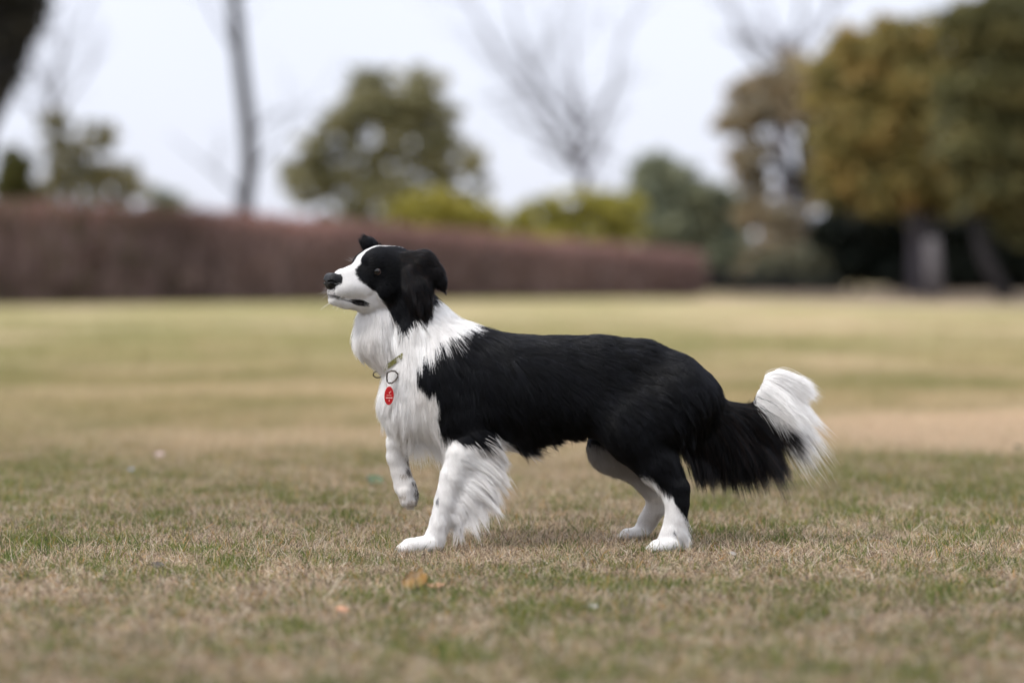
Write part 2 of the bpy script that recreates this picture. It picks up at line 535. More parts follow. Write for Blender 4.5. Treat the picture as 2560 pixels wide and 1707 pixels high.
def build_hedge():
    rng = np.random.default_rng(8)
    prof = [(-420, 502, 42.6), (0, 512, 44), (300, 524, 45.4), (600, 543, 47.5), (900, 571, 49.7), (1200, 594, 51.5), (1500, 622, 53.4), (1712, 644, 54.8)]
    base = []
    for px, top, d in prof:
        T = at(px, top, d - DCAM)
        base.append((T[0], T[1], T[2]))
    base = np.array(base)
    root = empty('hedge', (float(base[3, 0]), float(base[3, 1]), 0))
    tag(root, 'long trimmed leafless brown hedge running across behind the lawn', 'hedge')
    # dense inner mass
    n = 160
    t = np.linspace(0, len(base) - 1, n)
    X = np.interp(t, range(len(base)), base[:, 0]); Yb = np.interp(t, range(len(base)), base[:, 1]); H = np.interp(t, range(len(base)), base[:, 2])
    dirx = np.gradient(X); diry = np.gradient(Yb); L = np.hypot(dirx, diry); nx, ny = -diry / L, dirx / L
    V = []
    prf = [(-.55, 0), (-.62, .3), (-.6, .7), (-.5, .93), (-.2, .99), (.2, .99), (.5, .93), (.6, .7), (.62, .3), (.55, 0)]
    for i in range(n):
        for a, h in prf:
            j = rng.normal(0, .05)
            V.append((X[i] + nx[i] * (a + j), Yb[i] + ny[i] * (a + j), max(0, h * (H[i] - .1) + rng.normal(0, .03))))
    m = len(prf)
    F = [(i * m + k, i * m + k + 1, (i + 1) * m + k + 1, (i + 1) * m + k) for i in range(n - 1) for k in range(m - 1)]
    F += [tuple(range(m - 1, -1, -1)), tuple((n - 1) * m + k for k in range(m))]
    core = simple_mat('hedge inner twigs', (.125, .085, .08), .95, noise_amt=.45, scale=1.6, bump=.05)
    mesh_from('woody_core', V, F, core, True, root)
    N = 42000
    tt = rng.random(N) * (len(base) - 1)
    x = np.interp(tt, range(len(base)), base[:, 0]); y = np.interp(tt, range(len(base)), base[:, 1]); h = np.interp(tt, range(len(base)), base[:, 2])
    a = rng.uniform(-.66, .5, N)
    ii = np.clip((tt / (len(base) - 1) * (n - 1)).astype(int), 0, n - 1)
    x = x + nx[ii] * a; y = y + ny[ii] * a
    z0 = h * rng.uniform(0, .93, N)
    ln = np.minimum(rng.uniform(.2, .6, N), h + .07 - z0 + rng.uniform(-.08, .14, N))
    K = 3
    P = np.zeros((N, K, 3)); P[:, 0] = np.stack([x, y, z0], -1)
    dr = nrm(np.stack([rng.normal(0, .3, N), rng.normal(-.15, .3, N), np.ones(N)], -1))
    for k in (1, 2):
        P[:, k] = P[:, k - 1] + nrm(dr + rng.normal(0, .2, (N, 3))) * (ln / 2)[:, None]
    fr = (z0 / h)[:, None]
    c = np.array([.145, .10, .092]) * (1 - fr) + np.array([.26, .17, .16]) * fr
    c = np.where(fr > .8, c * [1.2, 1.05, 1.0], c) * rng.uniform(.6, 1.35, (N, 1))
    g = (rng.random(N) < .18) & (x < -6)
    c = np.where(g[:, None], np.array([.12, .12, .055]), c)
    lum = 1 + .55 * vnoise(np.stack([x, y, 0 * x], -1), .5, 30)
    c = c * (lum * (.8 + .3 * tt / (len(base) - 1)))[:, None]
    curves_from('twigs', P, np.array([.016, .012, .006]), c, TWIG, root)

OLIVE = [(0.172, 0.172, 0.097), (0.282, 0.261, 0.137), (0.392, 0.351, 0.195)]
DARKOL = [(0.092, 0.093, 0.049), (0.155, 0.152, 0.062), (0.284, 0.233, 0.094)]
YELLOW = [(0.188, 0.18, 0.044), (0.35, 0.312, 0.061), (0.475, 0.408, 0.088)]
GREYGR = [(0.172, 0.199, 0.15), (0.242, 0.264, 0.185), (0.343, 0.339, 0.211)]
BROWN = [(0.237, 0.198, 0.142), (0.348, 0.3, 0.205), (0.474, 0.348, 0.205)]
ORANGE = [(0.124, 0.122, 0.049), (0.248, 0.213, 0.076), (0.373, 0.297, 0.103), (0.524, 0.317, 0.11)]
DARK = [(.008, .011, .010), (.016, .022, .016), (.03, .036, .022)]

def build_background():
    build_hedge()
    T = tree
    T('evergreen_tree', 'round dark olive evergreen tree behind the middle of the hedge', 'tree', 960, 84,
      [(985, 215, 120, 55), (900, 300, 95, 50), (1060, 290, 85, 60), (985, 260, 110, 60), (830, 370, 80, 45), (765, 430, 60, 48), (820, 430, 70, 50), (1000, 400, 110, 45), (1120, 400, 85, 55), (960, 480, 95, 55), (1150, 480, 70, 55), (780, 470, 60, 45), (880, 540, 90, 40), (1030, 350, 90, 45)],
      10500, .20, OLIVE, trunk=(970, 470), trunk_r=.12, seed=1, hollow=.55)
    T('olive_bush', 'dense dark olive bush at the far left behind the hedge', 'bush', 40, 66,
      [(40, 430, 45, 75), (20, 480, 50, 60), (60, 500, 45, 50)], 3500, .14, [(.04, .045, .015), (.085, .085, .02), (.13, .12, .03)], trunk_r=.1, seed=2, hollow=.2)
    T('sapling_tree', 'thin olive leafed young tree at left behind the hedge', 'tree', 220, 70,
      [(138, 320, 34, 38), (150, 390, 50, 50), (240, 350, 48, 38), (205, 440, 75, 45), (290, 420, 55, 40), (330, 460, 45, 40), (120, 470, 50, 40), (250, 480, 80, 35), (135, 300, 26, 26), (248, 325, 40, 26)],
      4300, .12, [(.13, .13, .07), (.22, .20, .10), (.32, .26, .11)], trunk_r=.05, seed=3, hollow=.55)
    T('low_shrub', 'low dark shrub peeping over the hedge left of the slender trunk', 'bush', 400, 72,
      [(395, 500, 45, 28), (440, 512, 40, 18)], 900, .13, GREYGR, trunk_r=.06, seed=4)
    T('yellow_bush', 'round yellow green bush under the evergreen tree', 'bush', 1105, 59,
      [(1100, 526, 118, 50), (1050, 540, 80, 40), (1170, 545, 80, 40), (1110, 590, 130, 60)], 6500, .12, YELLOW, trunk_r=.08, seed=5, hollow=.5)
    T('yellow_bush', 'broad yellow topped bush beside the right part of the hedge', 'bush', 1480, 61,
      [(1440, 518, 110, 42), (1540, 520, 75, 38), (1350, 545, 70, 38), (1265, 560, 60, 34), (1480, 580, 130, 50), (1350, 600, 90, 50)], 7000, .12, [(.14, .14, .04), (.36, .33, .07), (.52, .46, .10)], trunk_r=.08, seed=6, hollow=.5)
    T('conical_tree', 'grey green conical tree standing past the hedge end', 'tree', 1720, 74,
      [(1655, 440, 75, 55), (1640, 510, 90, 60), (1740, 500, 90, 60), (1790, 560, 90, 60), (1680, 580, 120, 70), (1790, 640, 90, 60), (1700, 650, 110, 50), (1620, 580, 70, 60)],
      15000, .22, GREYGR, trunk_r=.22, seed=7, hollow=.2)
    T('brown_tree', 'sparse brownish tree with sky gaps left of the golden tree', 'tree', 1985, 72,
      [(1900, 225, 80, 45), (1985, 190, 70, 55), (1850, 300, 55, 55), (1945, 270, 80, 50), (1870, 400, 55, 55), (2030, 330, 40, 80), (1930, 545, 90, 45), (1890, 480, 50, 45), (1985, 620, 90, 60), (2040, 450, 22, 90), (1930, 660, 90, 50)],
      9500, .17, BROWN, trunk=(2010, 480), trunk_r=.24, seed=8, hollow=.25)
    T('golden_tree', 'large olive and golden leafed tree with pale painted trunk', 'tree', 2328, 56,
      [(2170, 130, 90, 70), (2110, 210, 85, 85), (2260, 110, 110, 70), (2150, 330, 110, 90), (2300, 250, 120, 110), (2110, 440, 70, 80), (2210, 460, 110, 75), (2330, 400, 110, 80), (2360, 480, 80, 55), (2180, 250, 110, 90)],
      19000, .16, ORANGE, trunk=(2310, 470), trunk_r=.17, seed=9, hollow=.45)
    T('dark_tree', 'tall dark evergreen tree with a leaning trunk at the right edge', 'tree', 2520, 50,
      [(2480, 90, 100, 110), (2560, 60, 110, 110), (2470, 230, 110, 100), (2570, 220, 90, 120), (2460, 370, 110, 90), (2570, 380, 90, 110), (2470, 480, 90, 70), (2590, 520, 90, 80), (2400, 60, 60, 50), (2660, 200, 110, 200), (2680, 480, 110, 130)],
      19000, .16, DARKOL, trunk=(2425, 500), trunk_r=.14, seed=10, hollow=.4)
    # understorey that closes the view beneath the canopies
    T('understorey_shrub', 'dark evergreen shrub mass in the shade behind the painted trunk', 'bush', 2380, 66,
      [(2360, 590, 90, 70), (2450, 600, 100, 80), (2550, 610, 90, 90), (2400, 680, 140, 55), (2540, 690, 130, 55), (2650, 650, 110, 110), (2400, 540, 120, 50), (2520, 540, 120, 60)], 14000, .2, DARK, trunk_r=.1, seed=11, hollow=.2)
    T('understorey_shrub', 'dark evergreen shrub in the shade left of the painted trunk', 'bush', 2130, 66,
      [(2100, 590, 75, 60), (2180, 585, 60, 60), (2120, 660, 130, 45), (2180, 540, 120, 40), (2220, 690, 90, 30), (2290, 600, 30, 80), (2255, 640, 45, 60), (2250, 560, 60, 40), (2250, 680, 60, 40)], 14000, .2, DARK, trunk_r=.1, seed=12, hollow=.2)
    T('grey_shrub', 'low greyish shrub between the brown tree and the shade', 'bush', 2000, 66,
      [(1950, 680, 80, 40), (2030, 660, 50, 50)], 3000, .15, [(.08, .09, .06), (.14, .14, .09), (.2, .19, .13)], trunk_r=.06, seed=13)
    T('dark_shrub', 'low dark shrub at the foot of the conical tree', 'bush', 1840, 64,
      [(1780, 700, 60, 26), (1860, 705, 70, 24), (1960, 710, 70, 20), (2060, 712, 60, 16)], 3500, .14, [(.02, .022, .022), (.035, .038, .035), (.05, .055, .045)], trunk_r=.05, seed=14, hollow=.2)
    # bare trees
    bare_tree('bare_tree', 'tall slender leafless trunk rising behind the hedge', 622, 74, [[(612, 500), (624, 430), (622, 340), (612, 250), (600, 150), (592, 60), (583, -10), (570, -120)]], .235, 3, sub=3, spread=.7, bark=BARK, nkid=(2, 3))
    bare_tree('bare_tree', 'leafless tree with fanning limbs right of the evergreen', 1430, 88,
              [[(1450, 520), (1462, 440), (1440, 400)], [(1440, 400), (1380, 300), (1260, 160), (1170, 0), (1130, -120)], [(1445, 420), (1440, 250), (1430, 120), (1440, 0)], [(1450, 430), (1400, 350), (1300, 310), (1230, 260)],
               [(1440, 400), (1500, 300), (1540, 200), (1560, 60)], [(1440, 330), (1330, 180), (1290, 60), (1260, -60)], [(1462, 440), (1500, 380), (1520, 300)], [(1450, 430), (1380, 390), (1330, 370)]], .19, 7, sub=3, bark=BARK_PALE, nkid=(4, 6))
    bare_tree('bare_tree', 'hazy leafless tree top between the sky gap and golden tree', 1960, 104,
              [[(1960, 420), (1950, 200)], [(1950, 200), (1940, 90), (1900, -20)], [(1950, 200), (2040, 80), (2120, -30)], [(1950, 220), (1860, 120), (1820, 0)], [(1950, 160), (2000, 40), (2010, -60)], [(1950, 150), (1890, 100), (1800, 90)]], .26, 9, sub=3, bark=BARK_PALE, nkid=(5, 7))
    bare_tree('bare_tree', 'fine leafless tree behind the dark leaning tree', 180, 92,
              [[(140, 420), (130, 250)], [(130, 250), (160, 100), (170, -30)], [(132, 240), (200, 60), (250, -60)], [(128, 280), (90, 130), (110, -20)], [(130, 260), (60, 120), (40, 0)], [(130, 300), (220, 180), (260, 60)], [(135, 330), (60, 250), (20, 160)]], .13, 12, sub=3, bark=BARK_PALE)
    T('leaning_tree', 'dark tree leaning in at the top left corner', 'tree', -130, 52,
      [(30, 40, 80, 75), (80, 10, 50, 45), (-10, 120, 60, 70), (-90, 60, 100, 100), (10, -60, 120, 60), (-100, 200, 80, 80), (40, 110, 40, 40), (60, 60, 50, 50), (20, 180, 40, 50)],
      7000, .12, [(.028, .028, .024), (.055, .05, .04), (.085, .075, .055)], trunk=(-20, 290), trunk_r=.17, seed=15, hollow=.3)
    # extra leaning limb of that tree
    r = [o for o in bpy.data.objects if o.name.startswith('leaning_tree')][0]
    V, F = tube([at(-40, 330, 46), at(10, 235, 46), at(50, 140, 46), (at(95, 40, 46)), at(120, -60, 46)], [.24, .19, .16, .13, .10], 9)
    mesh_from('limb', V, F, BARK, True, r)
    # trunks on the right lawn edge
    wh = simple_mat('whitewashed bark', (.12, .108, .115), .85, noise_amt=.2, scale=5, bump=.01)
    gt = [o for o in bpy.data.objects if o.name.startswith('golden_tree')][0]
    Yg = 46.8
    p0, p1 = at(2338, 745, Yg), at(2330, 600, Yg); p0[2] = 0
    V, F = tube([p0, (p0 + p1) / 2, p1], [.185, .165, .15], 12)
    mesh_from('painted_trunk_base', V, F, wh, True, gt)
    bare_tree('grey_trunk_tree', 'thin grey trunk just left of the painted trunk', 2285, 57, [[(2288, 600), (2280, 540), (2270, 470), (2240, 300)]], .14, 25, sub=3, bark=BARK_PALE, one=True)

LEAFM = {}
def fallen_leaf(label, px, py, size, col, curl=.25, rot=0, tilt=.3, cat='leaf', name='fallen_leaf', lobes=0, aspect=.5, stem_col=None):
    c = on_ground(px, py)
    root = empty(name, (c[0], c[1], 0)); root['label'] = label; root['category'] = cat
    n, m = 13, 7
    V, F = [], []
    rm = Matrix.Rotation(rot, 3, 'Z') @ Matrix.Rotation(tilt, 3, 'X')
    for i in range(n):
        t = i / (n - 1)
        w = math.sin(math.pi * t ** .8) ** .75 * aspect * size * (1 + lobes * .25 * math.sin(t * 16))
        for j in range(m):
            s = j / (m - 1) * 2 - 1
            v = Vector(((t - .5) * size, s * w, curl * size * ((t - .5) ** 2 * 1.4 + s * s * .35) + size * .03 * math.sin(7 * t + 3 * s)))
            v = rm @ v
            V.append(v + Vector((c[0], c[1], .014 + size * .25 * abs(math.sin(tilt)))))
    F = [(i * m + j, i * m + j + 1, (i + 1) * m + j + 1, (i + 1) * m + j) for i in range(n - 1) for j in range(m - 1)]
    mt = simple_mat(name + ' blade', col, .5, noise_amt=.45, scale=40)
    ob = mesh_from('leaf_blade', V, F, mt, True, root)
    md = ob.modifiers.new('thick', 'SOLIDIFY'); md.thickness = .0006
    e = rm @ Vector((-.5 * size, 0, curl * size * .35)); f = rm @ Vector((-.85 * size, .08 * size, .1 * size))
    o_ = Vector((c[0], c[1], .014 + size * .25 * abs(math.sin(tilt))))
    V, F = tube([o_ + e, o_ + (e + f) / 2 + Vector((0, 0, .002)), o_ + f], [.0012, .001, .0008], 6)
    mesh_from('stem', V, F, simple_mat(name + ' stem', stem_col or tuple(x * .7 for x in col), .6), True, root)
    return root

def build_litter():
    fallen_leaf('green fallen leaf on the lawn left of the raised paw', 938, 1219, .058, (.055, .085, .035), rot=.4, tilt=.55)
    fallen_leaf('large olive brown leaf lying in front of the planted forepaw', 1042, 1482, .058, (.15, .075, .008), rot=-.5, tilt=.75, lobes=1, aspect=.55)
    fallen_leaf('small orange brown leaf beside the large olive brown leaf', 1090, 1484, .04, (.30, .15, .07), rot=.2, tilt=.1)
    fallen_leaf('coral orange leaf on the grass at the bottom', 857, 1546, .03, (.36, .18, .10), rot=.6, tilt=.3)
    fallen_leaf('pale pinkish dead leaf on the lawn at left', 400, 1150, .036, (.34, .25, .24), rot=.1, tilt=.5)
    fallen_leaf('small dark green leaf at the right edge of the lawn', 2545, 1130, .04, (.05, .06, .025), rot=.9, tilt=.4)
    fallen_leaf('dark shrivelled leaf among the dry grass at left', 395, 1432, .03, (.05, .035, .022), rot=.3, tilt=.4)
    fallen_leaf('tiny pale blue scrap lying on the grass at left', 328, 1186, .02, (.38, .45, .56), rot=.2, tilt=.3, cat='scrap', name='blue_scrap', aspect=.4)
    fallen_leaf('pale whitish dead leaf in the grass right of the hind paws', 1832, 1402, .018, (.30, .27, .24), rot=.5, tilt=.6)
    fallen_leaf('pale grey dead leaf in the grass below the belly', 1484, 1535, .02, (.28, .26, .25), rot=.3, tilt=.3)
# ------------------------------------------------------------------ the dog
HC, HS = math.cos(math.radians(32)), math.sin(math.radians(32))
HO = at(965, 685, 0.0)

def head_pt(f, u, s):
    """head frame (photo pixels): forward along the muzzle, up, towards the dog's left side"""
    f, u, s = [np.asarray(q, float) * PXM for q in (f, u, s)]
    return HO + np.stack([-f * HC + s * HS, -f * HS - s * HC, u + 0 * f], -1)

def head_local(P):
    q = (P - HO) / PXM
    return -q[..., 0] * HC - q[..., 1] * HS, q[..., 2], q[..., 0] * HS - q[..., 1] * HC

LAB = dict(torso=0, neck=1, throat=2, head=3, muzzle=4, ear=5, forear=6, nf=7, ff=8, thigh=9, hn=10, hf=11, farthigh=12, tail=13, farear=14)

def dog_parts():
    A = []
    def chain(lab, pts, ky=1.0, k=18, head=False):
        q = []
        for p in pts:
            c = head_pt(*p[:3]) if head else at(p[0], p[1], p[2])
            q.append((c, p[3] * PXM))
        A.append((LAB[lab], [(a, b, ra, rb) for (a, ra), (b, rb) in zip(q[:-1], q[1:])], ky, k * PXM))
    chain('torso', [(1125, 955, 0, 136), (1200, 972, 0, 140), (1300, 975, 0, 137), (1400, 962, 0, 122), (1500, 945, 0, 106), (1600, 948, 0, 98), (1675, 972, 0, 90), (1725, 993, 0, 72)], .70, 30)
    chain('torso', [(1030, 1008, 0, 80), (1110, 990, 0, 105)], .85, 30)
    chain('neck', [(1105, 905, 0, 100), (1062, 832, 0, 80), (1022, 765, 0, 64), (1000, 715, 0, 52)], .80, 26)
    chain('neck', [(1100, 905, 0, 95), (1140, 900, 0, 90), (1200, 930, 0, 96)], .75, 30)
    chain('torso', [(1035, 945, 0, 74), (1060, 900, 0, 78)], .9, 24)
    chain('throat', [(948, 800, 0, 52), (945, 845, 0, 56), (968, 878, 0, 46), (1020, 850, 0, 60)], .95, 20)
    chain('torso', [(1125, 950, -.045, 72), (1160, 1050, -.062, 62), (1185, 1098, -.07, 42)], .75, 36)
    chain('torso', [(1480, 1000, -.02, 84), (1560, 1040, -.045, 74)], .75, 50)
    chain('torso', [(1110, 960, .045, 70), (1090, 1040, .06, 52)], .75, 26)
    # head
    H = True
    chain('head', [(-22, 12, 0, 56), (22, 15, 0, 54)], 1, 14, H)
    chain('head', [(-10, 6, -14, 50), (-10, 6, 14, 50)], 1, 14, H)
    chain('head', [(52, 25, -25, 25), (52, 25, 22, 26)], 1, 16, H)
    chain('head', [(18, -38, -20, 40), (18, -38, 20, 40)], 1, 16, H)
    chain('head', [(-20, -40, 22, 38), (-30, -70, 28, 32)], 1, 18, H)
    chain('head', [(-20, -40, -22, 38), (-30, -70, -28, 32)], 1, 18, H)
    chain('muzzle', [(140, -19, 0, 20), (122, -14, 0, 26), (92, -10, 0, 31), (60, -4, 0, 42)], 1, 14, H)
    chain('muzzle', [(145, -46, 8, 14), (136, -38, 11, 19), (115, -33, 13, 26), (80, -32, 16, 30)], 1, 12, H)
    chain('muzzle', [(145, -46, -8, 14), (136, -38, -11, 19), (115, -33, -13, 26), (80, -32, -16, 30)], 1, 12, H)
    chain('muzzle', [(147, -62, 0, 14), (115, -64, 0, 20), (60, -60, 0, 34), (20, -52, 0, 42)], 1, 5, H)
    # ears
    chain('ear', [(1018, 656, -.030, 26), (1055, 660, -.044, 30), (1085, 682, -.048, 20), (1102, 705, -.048, 12), (1109, 722, -.048, 5)], .75, 12)
    chain('ear', [(1035, 680, -.045, 32), (1046, 722, -.056, 32), (1054, 756, -.060, 22), (1058, 772, -.060, 10)], .6, 14)
    chain('farear', [head_far(14, 52, -38, 17), head_far(22, 68, -43, 11), head_far(26, 78, -45, 6)], 1, 8)
    # legs
    chain('nf', [(1180, 1095, -.072, 42), (1158, 1135, -.08, 38), (1131, 1190, -.086, 29), (1112, 1250, -.09, 24), (1098, 1305, -.095, 22), (1088, 1340, -.095, 23), (1082, 1356, -.096, 25)], .85, 16)
    chain('nf', [(1205, 1120, -.072, 34), (1190, 1150, -.076, 38), (1166, 1215, -.082, 29), (1134, 1288, -.088, 17)], .5, 22)
    for dy, l in ((-.026, 1012), (-.010, 1001), (.008, 1001), (.023, 1014)):
        chain('nf', [(1072, 1360, -.096 + dy * .6, 22), (l + 24, 1363, -.096 + dy, 16), (l + 2, 1371, -.096 + dy * 1.1, 11.5)], 1, 3)
    chain('ff', [(1090, 1030, .05, 62), (1038, 1078, .055, 44), (1001, 1108, .055, 34), (993, 1140, .055, 26), (1001, 1178, .055, 23), (1012, 1214, .055, 26), (1024, 1238, .055, 23)], .85, 14)
    for dy in (-.016, 0, .016):
        chain('ff', [(1012, 1228, .055 + dy, 17), (1017, 1250, .055 + dy, 15), (1033, 1256, .055 + dy, 10)], 1, 4)
    chain('thigh', [(1690, 1005, -.045, 88), (1600, 1095, -.062, 72), (1642, 1160, -.072, 50), (1686, 1222, -.078, 33)], .7, 52)
    chain('hn', [(1690, 1226, -.078, 34), (1693, 1258, -.082, 29), (1688, 1300, -.085, 26), (1680, 1330, -.088, 26), (1672, 1354, -.09, 28)], .75, 12)
    for dy, l in ((-.024, 1634), (-.009, 1624), (.008, 1624), (.022, 1634)):
        chain('hn', [(1672, 1362, -.09 + dy * .6, 21), (l + 18, 1366, -.09 + dy, 15.5), (l + 1, 1373, -.09 + dy * 1.1, 11)], 1, 3)
    chain('farthigh', [(1680, 1010, .05, 84), (1530, 1120, .07, 58), (1590, 1165, .09, 38), (1638, 1220, .12, 31)], .7, 24)
    chain('hf', [(1638, 1220, .12, 31), (1643, 1262, .15, 27), (1620, 1300, .18, 24), (1606, 1325, .19, 22)], .75, 12)
    for dy, l in ((-.022, 1556), (-.008, 1547), (.008, 1547), (.02, 1557)):
        chain('hf', [(1606, 1330, .19 + dy * .6, 17), (l + 18, 1334, .19 + dy, 12), (l, 1342, .19 + dy * 1.05, 8)], 1, 5)
    # tail
    chain('tail', [(1735, 1010, 0, 58), (1790, 1036, 0, 38), (1840, 1042, 0, 29), (1880, 1040, 0, 24), (1908, 1015, 0, 19), (1916, 980, 0, 17), (1928, 955, 0, 14), (1940, 944, 0, 10)], .8, 20)
    chain('tail', [(1740, 1060, 0, 58), (1810, 1080, 0, 40), (1870, 1075, 0, 22)], .5, 22)
    return A

def head_far(f, u, s, r):
    P = head_pt(f, u, s)
    a, b = proj(P)
    return (a, b, P[1], r)

class Field: pass

def build_field(A, h=.004):
    segs = [s for _, ss, ky, k in A for s in ss]
    lo = np.min([np.minimum(a - ra, b - rb) for a, b, ra, rb in segs], 0) - .02
    hi = np.max([np.maximum(a + ra, b + rb) for a, b, ra, rb in segs], 0) + .02
    n = np.ceil((hi - lo) / h).astype(int) + 1
    D = np.full(n, .5, np.float32); L = np.zeros(n, np.int8); LB = np.full(n, .5, np.float32)
    pad = .07
    for lab, ss, ky, k in A:
        l0 = np.min([np.minimum(a - ra, b - rb) for a, b, ra, rb in ss], 0) - pad
        l1 = np.max([np.maximum(a + ra, b + rb) for a, b, ra, rb in ss], 0) + pad
        i0 = np.maximum(0, ((l0 - lo) / h).astype(int)); i1 = np.minimum(n, ((l1 - lo) / h).astype(int) + 2)
        g = [(lo[j] + h * np.arange(i0[j], i1[j])).astype(np.float32) for j in range(3)]
        X, Y, Z = g[0][:, None, None], g[1][None, :, None], g[2][None, None, :]
        d = None
        for a, b, ra, rb in ss:
            ab = b - a
            ab2 = np.array([ab[0], ab[1] / ky, ab[2]])
            px, py, pz = X - a[0], (Y - a[1]) / ky, Z - a[2]
            t = np.clip((px * ab2[0] + py * ab2[1] + pz * ab2[2]) / max(1e-9, ab2 @ ab2), 0, 1)
            e = np.sqrt((px - t * ab2[0]) ** 2 + (py - t * ab2[1]) ** 2 + (pz - t * ab2[2]) ** 2) - (ra + (rb - ra) * t)
            if d is None: d = e
            else:
                kk = .006
                hh = np.maximum(kk - np.abs(d - e), 0) / kk
                d = np.minimum(d, e) - hh * hh * kk * .25
        sl = tuple(slice(i0[j], i1[j]) for j in range(3))
        cur = D[sl]
        hh = np.maximum(k - np.abs(cur - d), 0) / k
        D[sl] = np.minimum(cur, d) - hh * hh * k * .25
        better = d < LB[sl]
        LB[sl] = np.where(better, d, LB[sl]); L[sl] = np.where(better, lab, L[sl])
    # soften the joints
    for ax in range(3):
        D = (np.roll(D, 1, ax) + 2 * D + np.roll(D, -1, ax)) / 4 if h > .002 else D
    f = Field(); f.D, f.L, f.lo, f.h, f.n = D, L, lo, h, n
    return f

def sample(f, P):
    q = (P - f.lo) / f.h
    q = np.clip(q, 0, f.n - 1.001)
    i = q.astype(int); w = q - i
    r = 0
    for dx in (0, 1):
        for dy in (0, 1):
            for dz in (0, 1):
                ww = (w[:, 0] if dx else 1 - w[:, 0]) * (w[:, 1] if dy else 1 - w[:, 1]) * (w[:, 2] if dz else 1 - w[:, 2])
                r = r + ww * f.D[i[:, 0] + dx, i[:, 1] + dy, i[:, 2] + dz]
    return r

def grad(f, P):
    e = f.h
    g = np.stack([sample(f, P + np.eye(3)[j] * e) - sample(f, P - np.eye(3)[j] * e) for j in range(3)], -1)
    return nrm(g)

def label_at(f, P):
    i = np.clip(np.round((P - f.lo) / f.h).astype(int), 0, f.n - 1)
    return f.L[i[:, 0], i[:, 1], i[:, 2]]

def surface_nets(f):
    D = f.D
    s = D < 0
    cells = tuple(k - 1 for k in D.shape)
    acc = np.zeros(cells + (3,), np.float32); cnt = np.zeros(cells, np.int16)
    for ax in range(3):
        o = [a for a in range(3) if a != ax]
        for b0 in (0, 1):
            for b1 in (0, 1):
                sl0 = [None] * 3; sl1 = [None] * 3
                off = [0, 0, 0]; off[o[0]] = b0; off[o[1]] = b1
                for j in range(3):
                    sl0[j] = slice(off[j], off[j] + cells[j])
                    sl1[j] = slice(off[j] + (j == ax), off[j] + (j == ax) + cells[j])
                d0, d1 = D[tuple(sl0)], D[tuple(sl1)]
                c = (d0 < 0) != (d1 < 0)
                idx = np.nonzero(c)
                a, b = d0[idx], d1[idx]
                t = a / (a - b)
                v = np.zeros((len(t), 3), np.float32)
                v[:, ax] = t; v[:, o[0]] = b0; v[:, o[1]] = b1
                acc[idx] += v; cnt[idx] += 1
    idx = np.nonzero(cnt)
    V = np.stack(idx, -1) + acc[idx] / cnt[idx][:, None]
    V = f.lo + V * f.h
    vid = np.full(cells, -1, np.int64); vid[idx] = np.arange(len(V))
    F = []
    for ax in range(3):
        o = [(ax + 1) % 3, (ax + 2) % 3]
        sl0 = [slice(None)] * 3; sl1 = [slice(None)] * 3
        sl0[ax] = slice(0, -1); sl1[ax] = slice(1, None)
        c = s[tuple(sl0)] != s[tuple(sl1)]
        I = np.stack(np.nonzero(c), -1)
        I = I[(I[:, o[0]] > 0) & (I[:, o[1]] > 0) & (I[:, o[0]] < cells[o[0]]) & (I[:, o[1]] < cells[o[1]])]
        ins = s[I[:, 0], I[:, 1], I[:, 2]]
        def g(a, b):
            J = I.copy(); J[:, o[0]] -= a; J[:, o[1]] -= b
            return vid[J[:, 0], J[:, 1], J[:, 2]]
        q = np.stack([g(1, 1), g(0, 1), g(0, 0), g(1, 0)], -1)
        q[~ins] = q[~ins][:, ::-1]
        F.append(q)
    F = np.concatenate(F)
    return V, F[(F >= 0).all(1)]

W_BODY = [(1190, 806), (1172, 818), (1150, 826), (1128, 836), (1104, 848), (1085, 862), (1060, 882), (1048, 900), (1040, 925), (1043, 940), (1049, 955), (1072, 966), (1090, 975),
          (1096, 1000), (1091, 1030), (1094, 1050), (1100, 1068), (1124, 1090), (1158, 1107), (1188, 1104), (1212, 1088), (1232, 1078), (1246, 1092), (1252, 1130), (1256, 1150),
          (1262, 1400), (850, 1400), (850, 700), (1080, 690), (1100, 740), (1150, 780)]
B_HEAD = [(886, 674), (903, 657), (919, 642), (939, 627), (962, 619), (990, 614), (1012, 608), (1140, 600), (1140, 740), (1090, 742), (1068, 765), (1046, 775), (1030, 800), (1008, 822),
          (993, 800), (975, 774), (952, 753), (940, 731), (920, 718), (899, 704), (888, 690)]
W_TAIL = [(1893, 1030), (1890, 1000), (1895, 900), (2060, 900), (2060, 1100), (1925, 1034)]
W_HN = [(1590, 1180), (1630, 1192), (1656, 1218), (1680, 1236), (1688, 1258), (1702, 1276), (1712, 1292), (1716, 1315), (1760, 1330), (1760, 1400), (1590, 1400)]

